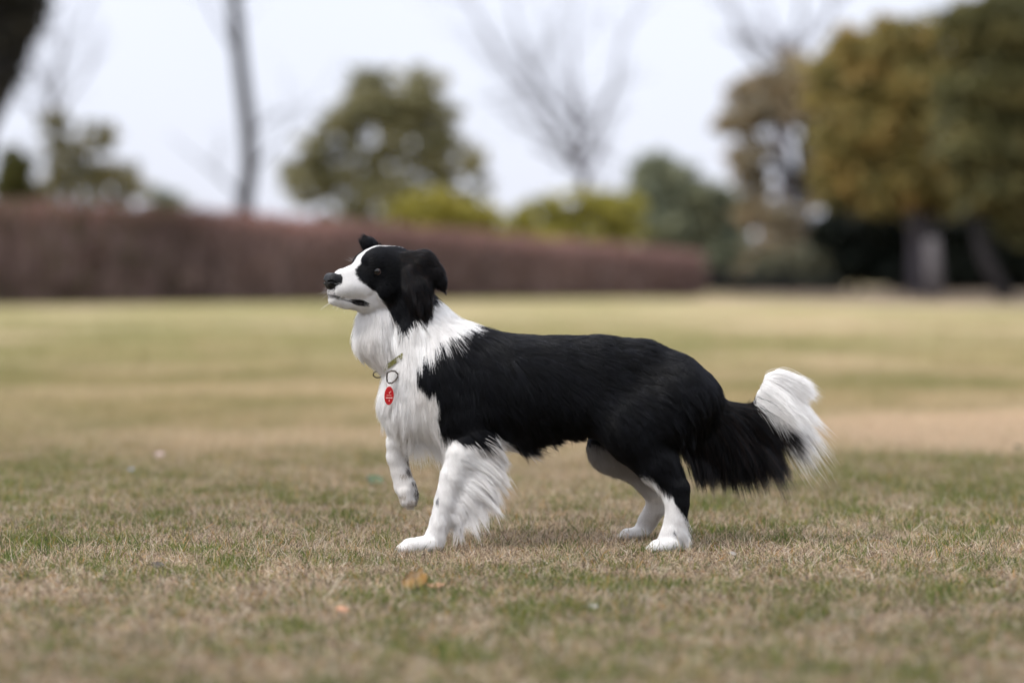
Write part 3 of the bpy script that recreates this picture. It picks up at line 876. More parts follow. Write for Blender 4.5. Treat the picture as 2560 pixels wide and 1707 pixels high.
def coat_colour(P, N_, lab, rng, strands):
    jit = rng.normal(0, 1.6 if strands else .1, (len(P), 2))
    px, py = proj(P)
    wob = 3.5 * vnoise(P, 90, 3)
    px = px + jit[:, 0] + wob; py = py + jit[:, 1] + wob
    near = P[:, 1] < .01
    white = np.zeros(len(P), bool)
    is_ = lambda *k: np.isin(lab, [LAB[x] for x in k])
    body = is_('torso', 'neck', 'thigh')
    white |= body & in_poly(px, py, W_BODY)
    white |= is_('throat', 'nf', 'ff')
    white &= ~(is_('nf') & near & (py < 1150) & ~in_poly(px, py, W_BODY))
    # cheek stripe hangs over the throat on both sides
    side = is_('neck', 'throat', 'torso')
    white &= ~(side & in_poly(px, py, B_HEAD) & near)
    white &= ~(side & (P[:, 1] > .022) & (px < 985) & (py < 865) & (py > 765))
    white &= ~(is_('throat') & (P[:, 1] > .004 + .006 * vnoise(P, 60, 77)) & (px < 925) & (py < 895) & (py > 762))
    # head: the same mask mirrored about the head's own mid plane
    f, u, s = head_local(P)
    w = np.abs(s)
    Pm = head_pt(f, u, w)
    mx, my = proj(Pm)
    mx += jit[:, 0] * .6 + wob * .4; my += jit[:, 1] * .6 + wob * .4
    hd = is_('head', 'muzzle')
    black_head = in_poly(mx, my, B_HEAD)
    white = np.where(hd, ~black_head, white)
    # the blaze between the eyes narrows up the forehead
    bw = np.interp(f, [-60, -25, 10, 45, 70, 95], [1.5, 2, 4.5, 6, 9, 26]) + wob * .3 + jit[:, 0] * .4
    white = np.where(hd & (u > 12) & (f < 88), w < bw, white)
    white = np.where(hd & (f < -22) & (u < 30), False, white)
    white = np.where(is_('ear', 'farear'), False, white)
    white = np.where(is_('tail'), in_poly(px, py, W_TAIL), white)
    inner = N_[:, 1] > .35
    white = np.where(is_('hn', 'thigh') & ~in_poly(px, py, W_BODY), (in_poly(px, py, W_HN)) | (inner & (py > 1080)), white)
    white = np.where(is_('hf'), (N_[:, 1] < .4) | (py > 1290), white)
    white = np.where(is_('farthigh'), (N_[:, 1] < .3) & (py > 1100), white)
    white = np.where(is_('torso') & (N_[:, 2] < -.6) & (px < 1290) & (py > 1070) & (P[:, 1] > .0), True, white)
    n = len(P)
    wc = np.array([.94, .92, .905]) * (1 - .05 * rng.random((n, 1))) * (1 + .04 * vnoise(P, 30, 8))[:, None]
    warm = np.clip(vnoise(P, 14, 5) * 1.6 - .35, 0, 1)[:, None] * .35
    wc = wc * (1 - warm) + np.array([.66, .58, .50]) * warm
    # inner legs and belly are greyer
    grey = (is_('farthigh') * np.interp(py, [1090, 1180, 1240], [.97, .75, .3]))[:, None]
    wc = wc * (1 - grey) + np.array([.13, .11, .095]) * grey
    bc = np.array([.0024, .0026, .0037]) * (.7 + .8 * rng.random((n, 1)))
    br = ((rng.random(n) < .25) & (is_('ear', 'tail') | (is_('head') & (py > 740))))[:, None]
    bc = np.where(br, np.array([.014, .008, .006]), bc)
    # muddy pads and dewclaw of the raised paw, and the odd dark speck on the shins
    pad = is_('ff') & (((px - 1046) ** 2 + ((py - 1238) * .55) ** 2 < 190) | ((px - 1028) ** 2 + (py - 1178) ** 2 < 170) | ((px - 1024) ** 2 + ((py - 1140) * .4) ** 2 < 90) | ((px - 1036) ** 2 + ((py - 1206)) ** 2 < 50))
    wc = np.where((pad & (rng.random(n) < .75))[:, None], np.array([.045, .032, .026]), wc)
    mud = is_('ff') & (vnoise(P, 60, 9) > .35) & (px > 1000)
    wc = np.where((mud & (rng.random(n) < .6))[:, None], np.array([.42, .35, .28]), wc)
    for cx, cy, a, b in ((1094, 1248, 3.2, 9), (1687, 1330, 3, 5), (1065, 1364, 4, 3), (1078, 1374, 3, 3)):
        sp = (((px - cx) / a) ** 2 + ((py - cy) / b) ** 2 < 1) & is_('nf', 'hn') & near
        wc = np.where((sp & (rng.random(n) < .7))[:, None], np.array([.12, .12, .14]), wc)
    # lips and the dark skin below the nose
    line_u = np.interp(f, [70, 85, 100, 120, 140, 165], [-71, -71, -69.5, -65, -59, -51])
    lip = hd & (f > 73) & (np.abs(u - line_u) < np.interp(f, [73, 80, 95, 110, 118, 135, 150, 165], [2, 5.5, 6.5, 3.5, 1.6, 2.0, 3.5, 4.5]))
    wc = np.where((lip & (rng.random(n) < np.interp(f, [112, 125], [.97, .6])))[:, None], np.array([.02, .018, .019]), wc)
    wc = np.where((hd & (f > 138) & (u > -36) & (u < 0) & (w < 19))[:, None], np.array([.012, .011, .012]), wc)
    under = hd & (f > 138) & (u > -54) & (u < -28) & (w < 17)
    wc = np.where((under & (rng.random(n) < .45))[:, None], np.array([.06, .05, .055]), wc)
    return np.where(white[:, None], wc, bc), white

# comb: (photo x, photo y, direction x, direction down, length in photo px, lift)
COMB = {
 'body': [(1080, 745, .7, .6, 30, .2), (1120, 790, .75, .65, 45, .25), (1170, 825, .8, .65, 48, .25), (1100, 850, .35, 1, 60, .25), (1060, 890, .12, 1, 55, .2), (1030, 860, .1, 1, 50, .2), (1200, 860, .6, .75, 40, .15),
  (1150, 950, .3, 1, 42, .15), (1110, 1020, .12, 1, 30, .15), (1140, 1090, .3, 1, 22, .1), (1200, 1090, .6, .8, 26, .1), (1300, 855, .9, .4, 36, .1), (1250, 940, .5, .9, 42, .15),
  (1300, 1020, .5, 1, 48, .15), (1290, 1105, .45, 1, 60, .2), (1340, 1115, .5, 1, 42, .22), (1380, 1100, .5, 1, 42, .34), (1430, 1082, .5, 1, 38, .36), (1230, 1100, .9, .6, 56, .3), (1400, 860, 1, .25, 36, .1), (1420, 950, .8, .7, 44, .15), (1400, 1070, .5, 1, 40, .25), (1450, 1075, .5, .9, 26, .12),
  (1540, 860, 1, .32, 34, .1), (1530, 940, 1, .35, 44, .15), (1530, 1020, .8, .6, 40, .15), (1640, 900, .9, .6, 40, .12), (1640, 980, .85, .55, 46, .15), (1590, 1080, .45, 1, 36, .12), (1620, 1160, .5, .9, 26, .12),
  (1730, 940, .6, .9, 44, .15), (1730, 1040, .4, 1, 55, .2), (1710, 1130, .15, 1, 55, .25), (1700, 1190, .15, 1, 24, .15), (1560, 1130, .4, 1, 30, .12), (1770, 1090, .2, 1, 60, .3),
  (960, 1000, -.30, 1, 34, .5), (975, 950, -.2, 1, 30, .35), (1010, 1000, .0, 1, 40, .2), (1050, 960, .1, 1, 40, .15), (985, 1060, -.2, 1, 42, .4), (1050, 1070, .1, 1, 45, .2), (1040, 1095, .05, 1, 96, .3), (1085, 1105, .05, 1, 100, .3)],
 'throat': [(890, 790, -.25, 1, 36, .3), (885, 850, -.05, 1, 44, .3), (905, 895, .3, 1, 40, .25), (960, 800, .05, 1, 45, .2), (950, 870, .15, 1, 46, .2), (980, 915, .5, .75, 34, .15), (1010, 830, .15, 1, 52, .2), (1010, 880, .35, 1, 40, .2)],
 'head': [(950, 612, 1, -.05, 12, .2), (1000, 630, 1, .35, 16, .2), (930, 640, .8, -.6, 9, .15), (910, 690, 1, -.1, 8, .15), (945, 655, 1, -.1, 9, .2), (975, 690, 1, .2, 14, .15), (930, 720, .8, .5, 9, .15), (970, 740, .5, .9, 22, .15),
  (985, 780, .3, 1, 44, .2), (1005, 810, .15, 1, 52, .2), (1010, 720, .5, .9, 26, .15), (900, 760, 1, .4, 14, .2), (930, 775, .7, .8, 24, .2), (880, 650, -.1, -.6, 12, .3)],
 'muzzle': [(830, 690, 1, .1, 4, .12), (860, 680, 1, -.1, 5, .12), (890, 690, 1, -.3, 7, .12), (840, 725, .8, .5, 5, .15), (880, 730, 1, .4, 7, .15), (920, 740, 1, .4, 12, .15), (830, 757, .5, .8, 8, .3), (870, 768, .9, .5, 9, .25), (920, 770, .8, .6, 16, .2)],
 'ear': [(1020, 640, .7, .4, 24, .3), (1060, 645, .8, .4, 30, .45), (1085, 675, .7, .8, 26, .4), (1105, 705, .3, 1, 18, .4), (1030, 680, .35, 1, 38, .2), (1040, 720, .15, 1, 44, .2), (1050, 755, .1, 1, 44, .35), (1075, 700, .2, 1, 32, .3), (1070, 730, .1, 1, 36, .3)],
 'farear': [(930, 600, -.2, -1, 22, .8), (900, 612, -.9, -.7, 32, .9), (918, 590, -.5, -1, 20, .8), (950, 606, .1, -1, 24, .8)],
 'nf': [(1105, 1180, .15, 1, 16, .12), (1092, 1270, 0, 1, 14, .12), (1132, 1180, .6, .75, 26, .14), (1122, 1232, .5, .85, 26, .14), (1108, 1285, .35, 1, 20, .14), (1150, 1130, .6, .6, 22, .15), (1165, 1160, .8, .5, 50, .3), (1215, 1120, 1, .4, 60, .3), (1190, 1160, 1, .5, 70, .3), (1165, 1205, 1, .6, 80, .3), (1145, 1245, .85, .75, 84, .3),
  (1128, 1285, .62, 1, 72, .3), (1112, 1318, .4, 1, 44, .3), (1060, 1350, -.5, .8, 14, .2), (1005, 1370, -.9, .6, 13, .3), (1100, 1360, .4, .9, 22, .3)],
 'ff': [(1000, 1110, -.1, 1, 16, .15), (1000, 1170, 0, 1, 14, .15), (1015, 1240, .1, 1, 12, .2), (1040, 1090, .1, 1, 30, .2)],
 'hind': [(1690, 1240, .2, 1, 10, .1), (1715, 1250, .2, 1, 12, .15), (1685, 1310, 0, 1, 11, .12), (1708, 1322, .9, 1, 46, .5), (1660, 1360, -.4, .8, 12, .2), (1625, 1375, -.9, .5, 11, .3), (1700, 1365, .9, .6, 22, .4),
  (1640, 1260, .1, 1, 9, .1), (1600, 1320, -.4, .9, 8, .1), (1550, 1340, -1, .3, 6, .15)],
 'farthigh': [(1480, 1120, .3, 1, 36, .2), (1520, 1180, .5, 1, 34, .25), (1580, 1190, .5, .9, 30, .2), (1640, 1210, .2, 1, 16, .15), (1600, 1080, .4, 1, 30, .15)],
 'tail': [(1770, 1010, 1, .25, 45, .15), (1750, 1110, .2, 1, 88, .2), (1790, 1110, .25, 1, 94, .2), (1800, 1060, .6, .9, 98, .25), (1850, 1020, 1, .35, 60, .15), (1850, 1070, .6, 1, 106, .25), (1885, 1065, .95, .85, 112, .3), (1890, 1022, .95, .66, 116, .2),
  (1925, 1015, .85, .85, 128, .25), (1900, 985, .8, .55, 116, .12), (1935, 965, .95, .55, 110, .2), (1918, 940, .9, 0, 94, .18), (1945, 935, 1, .15, 76, .2), (1740, 990, .9, .5, 40, .1)],
}
GROUP = {0: 'body', 1: 'body', 2: 'throat', 3: 'head', 4: 'muzzle', 5: 'ear', 14: 'farear', 7: 'nf', 8: 'ff', 9: 'body', 10: 'hind', 11: 'hind', 12: 'farthigh', 13: 'tail'}
DENS = {0: 1, 1: 1.1, 2: 1.3, 3: 2.2, 4: 3.0, 5: 2.2, 14: 2.5, 7: 1.7, 8: 1.6, 9: 1, 10: 2.0, 11: 1.4, 12: 2.0, 13: 5.0}

def build_dog():
    rng = np.random.default_rng(77)
    fd = build_field(dog_parts())
    V, F = surface_nets(fd)
    # keep the one connected body
    Nv = grad(fd, V); lv = label_at(fd, V)
    col, _ = coat_colour(V, Nv, lv, rng, False)
    root = empty('dog', (float(at(1330, 1375)[0]), 0, 0))
    tag(root, 'black and white long haired collie dog stepping with one forepaw raised', 'dog')
    V2 = V - Nv * .0012
    V2[:, 2] = np.maximum(V2[:, 2], .0005)
    skin = attr_mat('dog skin and undercoat', .8, .15)
    body = mesh_from('body', V2, F, skin, True, root, cols=col * .85)

    # ---- strands
    tri = np.concatenate([F[:, :3], F[:, [0, 2, 3]]])
    A, B, C = V[tri[:, 0]], V[tri[:, 1]], V[tri[:, 2]]
    area = np.linalg.norm(np.cross(B - A, C - A), axis=1) / 2
    cen = (A + B + C) / 3
    lt = label_at(fd, cen)
    nt = grad(fd, cen)
    dens = np.array([DENS[int(k)] for k in lt])
    far = (nt[:, 1] > .25) & ~np.isin(lt, [LAB['hf'], LAB['farear'], LAB['tail']])
    dens = np.where(far, dens * .45, dens)
    cx_, cy_ = proj(cen)
    dens = np.where((lt == LAB['tail']) & (cx_ > 1885), dens * 2.2, dens)
    w = area * dens
    N = NHAIR
    t = rng.choice(len(tri), N, p=w / w.sum())
    u = rng.random((N, 2)); fl = u.sum(1) > 1; u[fl] = 1 - u[fl]
    P = A[t] + (B - A)[t] * u[:, :1] + (C - A)[t] * u[:, 1:]
    # settle roots on the surface
    n = grad(fd, P)
    P = P - n * sample(fd, P)[:, None]
    lab = label_at(fd, P)
    cols, white = coat_colour(P, n, lab, rng, True)
    px, py = proj(P)
    hf_, hu_, hs_ = head_local(P)
    # comb direction
    T = np.zeros((N, 3)); ln = np.zeros(N); lift = np.zeros(N)
    for lb in np.unique(lab):
        m = lab == lb
        g = np.array(COMB[GROUP[int(lb)]])
        gx, gy = px[m], py[m]
        if GROUP[int(lb)] in ('head', 'muzzle'):   # mirror the far side of the face on to the near side's comb
            Pm = head_pt(hf_[m], hu_[m], np.abs(hs_[m]))
            gx, gy = proj(Pm)
        d2 = (gx[:, None] - g[:, 0]) ** 2 + (gy[:, None] - g[:, 1]) ** 2
        wt = 1 / (d2 + 60) ** 2
        wt /= wt.sum(1, keepdims=True)
        dd = nrm(np.stack([g[:, 2], 0 * g[:, 2], -g[:, 3]], -1))
        T[m] = wt @ dd
        ln[m] = wt @ g[:, 4]; lift[m] = wt @ g[:, 5]
    is_ = lambda *k: np.isin(lab, [LAB[x] for x in k])
    # front of the leg stays short; the feathering grows only from its back
    nf = is_('nf')
    fx = np.interp(py, [1120, 1150, 1196, 1233, 1281, 1319, 1345], [1105, 1100, 1098, 1087, 1077, 1066, 1050])
    back = np.clip((px - fx - 24) / 56, 0, 1) ** 1.3
    ln = np.where(nf & (py > 1130), 14 + (ln - 14) * back, ln)
    lift = np.where(nf & (py > 1130), .12 + (lift - .12) * back, lift)
    hb = is_('hn')
    ln = np.where(hb, 8 + (ln - 8) * np.clip((n[:, 0] - .3) / .4, 0, 1), ln)
    ln = np.where(is_('ff') & (py > 1105), np.minimum(ln, 11), ln)
    # eyes and nose stay clear
    eye = np.zeros(N, bool)
    for sgn in (1, -1):
        e = EYE_F, EYE_U, EYE_S * sgn
        dd = np.sqrt((hf_ - e[0]) ** 2 + (hu_ - e[1]) ** 2 + (hs_ - e[2]) ** 2)
        ln = np.where(dd < 24, np.minimum(ln, 3 + np.maximum(0, dd - 9) * .35), ln)
        eye |= dd < 10.5
    nose = (hf_ > 140) & (hu_ > -38) & (np.abs(hs_) < 20)
    # the collar keeps the hair away where it shows
    coll = (px > 965) & (px < 1024) & (py > 893 + np.abs(px - 1000) * .1) & (py < 944) & (P[:, 1] < 0) & is_('torso', 'neck', 'throat')
    keep = ~(eye | nose) & ~(coll & (rng.random(N) < .62))
    L = ln * PXM * np.where(white, 1, 1.0) * (1.2 * rng.beta(3.2, 1.5, N)) * (1 + .38 * vnoise(P, 70, 50) * np.clip((ln - 25) / 40, 0, 1))
    # swirls
    q = np.stack([vnoise(P, 22, 40), vnoise(P, 22, 41), vnoise(P, 22, 42)], -1)
    q2 = rng.normal(0, 1, (N, 3))
    longish = np.clip(ln / 40, .15, 1)[:, None]
    q3 = np.stack([vnoise(P, 75, 43), vnoise(P, 75, 44), vnoise(P, 75, 45)], -1)
    istail_ = is_('tail')
    calm = np.where(white & ~istail_, .6, 1)[:, None]
    T = nrm(T + q * .26 * longish * calm + q3 * .22 * longish * calm + q2 * .06)
    K = 8
    pts = np.zeros((N, K, 3)); pts[:, 0] = P - n * .0015
    cur = P.copy(); Tc = T.copy(); nn = n
    grav = np.array([0, 0, -1.0])
    istail = is_('tail')
    feath = is_('nf') & (ln > 30)
    stray = rng.random(N) < .06
    lift = np.where(stray, lift * 2.2 + .08, lift)
    target0 = lift * ln * PXM * .5
    for k in range(1, K):
        tt = k / (K - 1)
        d = sample(fd, cur)
        nn = grad(fd, cur)
        close = np.clip(1 - d / .025, 0, 1)[:, None]
        Tt = Tc - nn * (Tc * nn).sum(1, keepdims=True) * close
        bad = np.linalg.norm(Tt, axis=1) < .15
        Tt = np.where(bad[:, None], Tc, Tt)
        Tt = nrm(Tt)
        lf = (lift * (1.6 * (1 - tt) ** 1.5))[:, None]
        sag = (np.where(istail, .26, np.where(feath, .42, .10)) * np.clip(ln / 60, 0, 1.4) * tt)[:, None]
        dr = nrm(Tt + nn * lf * close + grav * sag)
        cur = cur + dr * (L / (K - 1))[:, None]
        d = sample(fd, cur)
        want = np.minimum(target0 * min(1, tt * 2), .012) * .5
        push = np.clip(want - d, 0, .02)
        cur = cur + grad(fd, cur) * push[:, None]
        cur[:, 2] = np.maximum(cur[:, 2], .004)
        pts[:, k] = cur
        Tc = nrm(Tc * .8 + dr * .2)
    # locks: strands lean towards the tip of a neighbour
    shn = n.copy(); lockmul = np.ones(N)
    for frac, amount, pw in ((70, 1.0, 1.3), (11, .5, 1.2)):
        gi = rng.choice(N, N // frac, replace=False)
        kd = KDTree(len(gi))
        for a, i in enumerate(gi):
            kd.insert((P[i, 0], P[i, 1], P[i, 2] + lab[i] * 3.0), a)
        kd.balance()
        q_ = P.copy(); q_[:, 2] += lab * 3.0
        near = np.array([kd.find(v)[1] for v in q_])
        gid = gi[near]
        rv = rng.normal(0, 1, (N, 3)); rs = rng.normal(0, 1, N)
        big = frac > 20
        wl_ = np.clip((ln - 3) / 20, .4, 1)[:, None]
        shn = shn + rv[gid] * np.where(white, .24 if big else .10, .42 if big else .18)[:, None] * wl_
        if big:
            fac = np.clip(1 + rng.normal(0, 1, N)[gid] * np.where(istail | nf, .2, .11) * np.clip((ln - 12) / 40, 0, 1), .55, 1.35)[:, None, None]
            pts = pts[:, :1] + (pts - pts[:, :1]) * fac
        lockmul = lockmul * (1 + rs[gid] * np.where(white, .035 if big else .03, .10 if big else .05) * wl_[:, 0])
        am = amount * np.clip((ln - 8) / 52, .05, .92) * rng.uniform(.35, 1, N)
        am = np.where(istail & white, am * .6, np.where(white & ~nf, am * .62, am))
        same = white == white[gid]
        am = np.where(same, am, 0)
        G = pts[gid]
        for k in range(1, K):
            tt = (k / (K - 1)) ** pw
            tgt = G[:, k] + (G[:, k] - G[:, k - 1]) * ((L / np.maximum(L[gid], 1e-4) - 1) * 1.0)[:, None].clip(-3, 1) * (K - 1) * (k / (K - 1)) * .9
            a_ = (am * tt)[:, None]
            pts[:, k] = pts[:, k] * (1 - a_) + tgt * a_
    # dead straight strands look combed with wire: a slight wander
    ph = rng.uniform(0, 6.3, (N, 1)); am = (rng.uniform(0, .0012, (N, 1)) * np.clip(ln / 40, .1, 1.5)[:, None])
    tk = np.linspace(0, 1, K)[None]
    wv = np.sin(ph + tk * 5) * am * tk
    pts[:, :, 0] += wv * .4; pts[:, :, 1] += wv; pts[:, :, 2] += wv * .5
    base_r = np.clip(.00014 + ln * .0000033, .00014, .00031) * np.where(is_('muzzle', 'head'), .95, 1)
    prof = np.array([1, 1, .97, .92, .84, .7, .48, .12])
    R = base_r[:, None] * prof
    cols = cols * np.clip(lockmul, .6, 1.15)[:, None] * np.where(white, 1, np.clip(1 + (lockmul - 1) * 3.5, .3, 3))[:, None]
    cols = np.minimum(cols, .95)
    pts, R, cols, white = pts[keep], R[keep], cols[keep], white[keep]
    m, nd, lk, bs = mat_base('coat hair')
    nd.remove(bs)
    a = nd.new('ShaderNodeAttribute'); a.attribute_name = 'col'
    hair = nd.new('ShaderNodeBsdfHairPrincipled')
    hair.parametrization = 'COLOR'
    lk.new(a.outputs['Color'], hair.inputs['Color'])
    hair.inputs['Roughness'].default_value = .27
    hair.inputs['Radial Roughness'].default_value = .5
    hair.inputs['Random Roughness'].default_value = .3
    hair.inputs['IOR'].default_value = 1.5
    an = nd.new('ShaderNodeAttribute'); an.attribute_name = 'skin_normal'
    ge = nd.new('ShaderNodeNewGeometry')
    mv = nd.new('ShaderNodeMix'); mv.data_type = 'VECTOR'; mv.inputs[0].default_value = .6
    lk.new(ge.outputs['Normal'], mv.inputs[4]); lk.new(an.outputs['Vector'], mv.inputs[5])
    df = nd.new('ShaderNodeBsdfDiffuse'); lk.new(a.outputs['Color'], df.inputs['Color']); vm = nd.new('ShaderNodeVectorMath'); vm.operation = 'NORMALIZE'; lk.new(mv.outputs[1], vm.inputs[0]); lk.new(vm.outputs[0], df.inputs['Normal'])
    mx = nd.new('ShaderNodeMixShader')
    mr = nd.new('ShaderNodeMapRange'); mr.inputs['From Max'].default_value = .5
    mr.inputs['To Min'].default_value = .62; mr.inputs['To Max'].default_value = .62
    lk.new(a.outputs['Fac'], mr.inputs[0]); lk.new(mr.outputs[0], mx.inputs[0])
    lk.new(hair.outputs[0], mx.inputs[1]); lk.new(df.outputs[0], mx.inputs[2])
    lk.new(mx.outputs[0], nd['Material Output'].inputs['Surface'])
    fur = curves_from('fur', pts, R, cols, m, root)
    va = fur.data.attributes.new('skin_normal', 'FLOAT_VECTOR', 'CURVE')
    va.data.foreach_set('vector', (nrm(shn) * np.clip(1.35 - ln / 50, 0, 1)[:, None])[keep].astype(np.float32).ravel())

    # ---- eyes
    dark = simple_mat('eye rim skin', (.005, .0045, .0045), .7, spec=.12)
    def eye_mat():
        m, nd, lk, b = mat_base('eyeball')
        tc_ = nd.new('ShaderNodeTexCoord'); sp = nd.new('ShaderNodeSeparateXYZ'); lk.new(tc_.outputs['Object'], sp.inputs[0])
        r = nd.new('ShaderNodeValToRGB'); e = r.color_ramp.elements
        r.color_ramp.interpolation = 'LINEAR'
        e[0].position = 0; e[0].color = (.16, .13, .12, 1)
        e[1].position = 1; e[1].color = (.004, .003, .003, 1)
        for p, c in ((.40, (.16, .12, .11)), (.46, (.010, .005, .003)), (.54, (.055, .020, .008)), (.80, (.030, .011, .004)), (.84, (.002, .002, .002))):
            x = e.new(p); x.color = (*c, 1)
        lk.new(sp.outputs['Z'], r.inputs[0]); lk.new(r.outputs[0], b.inputs['Base Color'])
        b.inputs['Roughness'].default_value = .06; b.inputs['Coat Weight'].default_value = .5; b.inputs['Coat IOR'].default_value = 1.5; b.inputs['Coat Roughness'].default_value = .02; b.inputs['Specular IOR Level'].default_value = .35
        return m
    em = eye_mat()
    for sgn in (1, -1):
        p = head_pt(EYE_F, EYE_U, EYE_S * sgn)
        fwd = nrm(head_pt(EYE_F + .62, EYE_U + .12, EYE_S * sgn + .80 * sgn) - p)
        for _ in range(30):                          # sit on the surface along the gaze
            p = p - fwd * (sample(fd, p[None])[0])
        r_ = 11.2 * PXM
        c = p - fwd * r_ * .74
        me = bpy.data.meshes.new('eye'); b = bmesh.new()
        bmesh.ops.create_uvsphere(b, u_segments=32, v_segments=20, radius=1)
        b.to_mesh(me); b.free()
        me.polygons.foreach_set('use_smooth', np.ones(len(me.polygons), bool)); me.materials.append(em)
        ob = link('eye', me, root)
        ob.matrix_parent_inverse = Matrix.Translation(root.location).inverted()
        qn = Vector(fwd).to_track_quat('Z', 'Y')
        ob.matrix_world = Matrix.Translation(Vector(c)) @ qn.to_matrix().to_4x4() @ Matrix.Diagonal((r_, r_, r_, 1))
        # lids: almond rim around the eyeball
        ax = nrm(head_pt(EYE_F + 1, EYE_U - .30, EYE_S * sgn) - head_pt(EYE_F, EYE_U, EYE_S * sgn))
        ax = nrm(ax - fwd * (ax @ fwd)); up = nrm(np.cross(fwd, ax)); up = up if up[2] > 0 else -up
        pts_ = []
        for k in range(33):
            th = 2 * math.pi * k / 32
            xx = math.cos(th) * .90; yy = math.sin(th) * (.60 if math.sin(th) > 0 else .64) * (1 - .18 * abs(math.cos(th)) ** 3)
            zz = math.sqrt(max(.02, 1.04 - xx * xx - yy * yy))
            pts_.append(c + (ax * xx + up * yy + fwd * zz) * r_)
        V_, F_ = tube(pts_, [.0013] * 33, 8, False)
        mesh_from('eyelid_rim', V_, F_, dark, True, root)
    # ---- nose
    parts = []
    def blob(f, u, s, r, f2, u2, s2, r2, k=5): parts.append((0, [(head_pt(f, u, s), head_pt(f2, u2, s2), r * PXM, r2 * PXM)], 1.0, k * PXM))
    blob(153, -10, -12, 13, 153, -10, 12, 13)
    blob(155, -19, -13, 13, 155, -19, 13, 13)
    blob(141, -14, -12, 14, 141, -14, 12, 14)
    blob(157, -29, -5, 9, 157, -29, 5, 9)
    blob(140, -24, -18, 9, 140, -24, 18, 9)
    nfld = build_field(parts, .0009)
    G = np.meshgrid(*[nfld.lo[j] + nfld.h * np.arange(nfld.n[j]) for j in range(3)], indexing='ij')
    GP = np.stack([g.ravel() for g in G], -1)
    f_, u_, s_ = head_local(GP)
    Dn = nfld.D.ravel().copy()
    for sg in (1, -1):                                # nostrils: comma shaped hollows that run out to the side
        Q = np.stack([f_, u_, s_ * sg], -1)
        for A_, B_, ra, rb in (((168, -19, 10), (162, -17, 20), 3.6, 3.6), ((162, -17.5, 20), (154, -21, 27), 3.6, 1.8)):
            A_, B_ = np.array(A_, float), np.array(B_, float)
            t_ = np.clip(((Q - A_) @ (B_ - A_)) / ((B_ - A_) @ (B_ - A_)), 0, 1)
            dd = (np.linalg.norm(Q - A_ - t_[:, None] * (B_ - A_), axis=1) - (ra + (rb - ra) * t_)) * PXM
            Dn = np.maximum(Dn, -dd)
    gro = (np.sqrt((f_ - 170.5) ** 2 + s_ ** 2) - 2.0) * PXM  # philtrum groove
    Dn = np.where(u_ < -16, np.maximum(Dn, -gro), Dn)
    nfld.D = Dn.reshape(nfld.D.shape)
    Vn, Fn = surface_nets(nfld)
    nm, nd, lk, b = mat_base('nose leather')
    b.inputs['Base Color'].default_value = (.005, .005, .006, 1); b.inputs['Roughness'].default_value = .38; b.inputs['Specular IOR Level'].default_value = .22
    vo = nd.new('ShaderNodeTexVoronoi'); vo.inputs['Scale'].default_value = 900
    tcn = nd.new('ShaderNodeTexCoord'); lk.new(tcn.outputs['Object'], vo.inputs['Vector'])
    bp = nd.new('ShaderNodeBump'); bp.inputs['Distance'].default_value = .0006; bp.inputs['Strength'].default_value = .7
    lk.new(vo.outputs['Distance'], bp.inputs['Height']); lk.new(bp.outputs[0], b.inputs['Normal'])
    mesh_from('nose', Vn, Fn, nm, True, root)
    # ---- lips: dark wet line, wider at the corner of the mouth
    for sg in (1, -1):
        lp = []
        for f0, u0, s0 in ((160, -52, 12), (148, -56, 20), (135, -60, 24), (120, -65, 28), (108, -68, 32), (94, -70, 36), (84, -71, 38), (76, -71, 40)):
            p = head_pt(f0, u0, s0 * sg)
            for _ in range(12): p = p - grad(fd, p[None])[0] * sample(fd, p[None])[0]
            lp.append(p)
        V_, F_ = tube(lp, [.0005, .0006, .0006, .0006, .0014, .0034, .0032, .0012], 8)
        mesh_from('lip', V_, F_, dark, True, root)
    # ---- whiskers and brow hairs
    wr = []
    rr = np.random.default_rng(5)
    for sg in (1, -1):
        for k in range(17):
            f0 = rr.uniform(110, 152); u0 = rr.uniform(-52, -22); s0 = 26 * sg
            if k > 11: f0, u0, s0 = rr.uniform(120, 155), -70, 10 * sg
            p = head_pt(f0, u0, s0)
            for _ in range(12): p = p - grad(fd, p[None])[0] * sample(fd, p[None])[0]
            nn_ = grad(fd, p[None])[0]
            d_ = nrm(nn_ * .7 + nrm(head_pt(1, 0, 0) - head_pt(0, 0, 0)) * rr.uniform(-.1, .9) + np.array([0, 0, rr.uniform(-.5, .35)]))
            l_ = rr.uniform(16, 36) * PXM
            wr.append([p + d_ * l_ * q_ / 4 + np.array([0, 0, -.0020]) * (q_ / 4) ** 2 * rr.uniform(0, 2) for q_ in range(5)])
        for k in range(0 if sg > 0 else 4):
            p = head_pt(EYE_F + 8 + 2 * k, EYE_U + 20, (EYE_S - 8) * sg)
            for _ in range(12): p = p - grad(fd, p[None])[0] * sample(fd, p[None])[0]
            d_ = nrm(nrm(head_pt(1, .8, .3 * sg) - head_pt(0, 0, 0)) + rr.normal(0, .15, 3))
            wr.append([p + d_ * rr.uniform(14, 24) * PXM * q_ / 4 for q_ in range(5)])
    wr = np.array(wr)
    curves_from('whiskers', wr, np.array([.00022, .0002, .00016, .00011, .00005]), np.tile([.75, .74, .72], (len(wr), 1)), m, root)

    # ---- collar
    strap = simple_mat('olive webbing', (.15, .145, .035), .7, noise_amt=.25, scale=300, bump=.0004)
    metal = simple_mat('dark ring metal', (.10, .085, .075), .4, metal=1.0)
    silver = simple_mat('split ring metal', (.75, .73, .72), .2, metal=1.0)
    cc = at(1028, 872, 0)
    e1 = nrm(at(1108, 822, 0) - at(952, 938, 0)); e2 = np.array([0, -1.0, 0]); up3 = nrm(np.cross(e1, e2)); up3 = up3 * np.sign(up3[2])
    ring = []
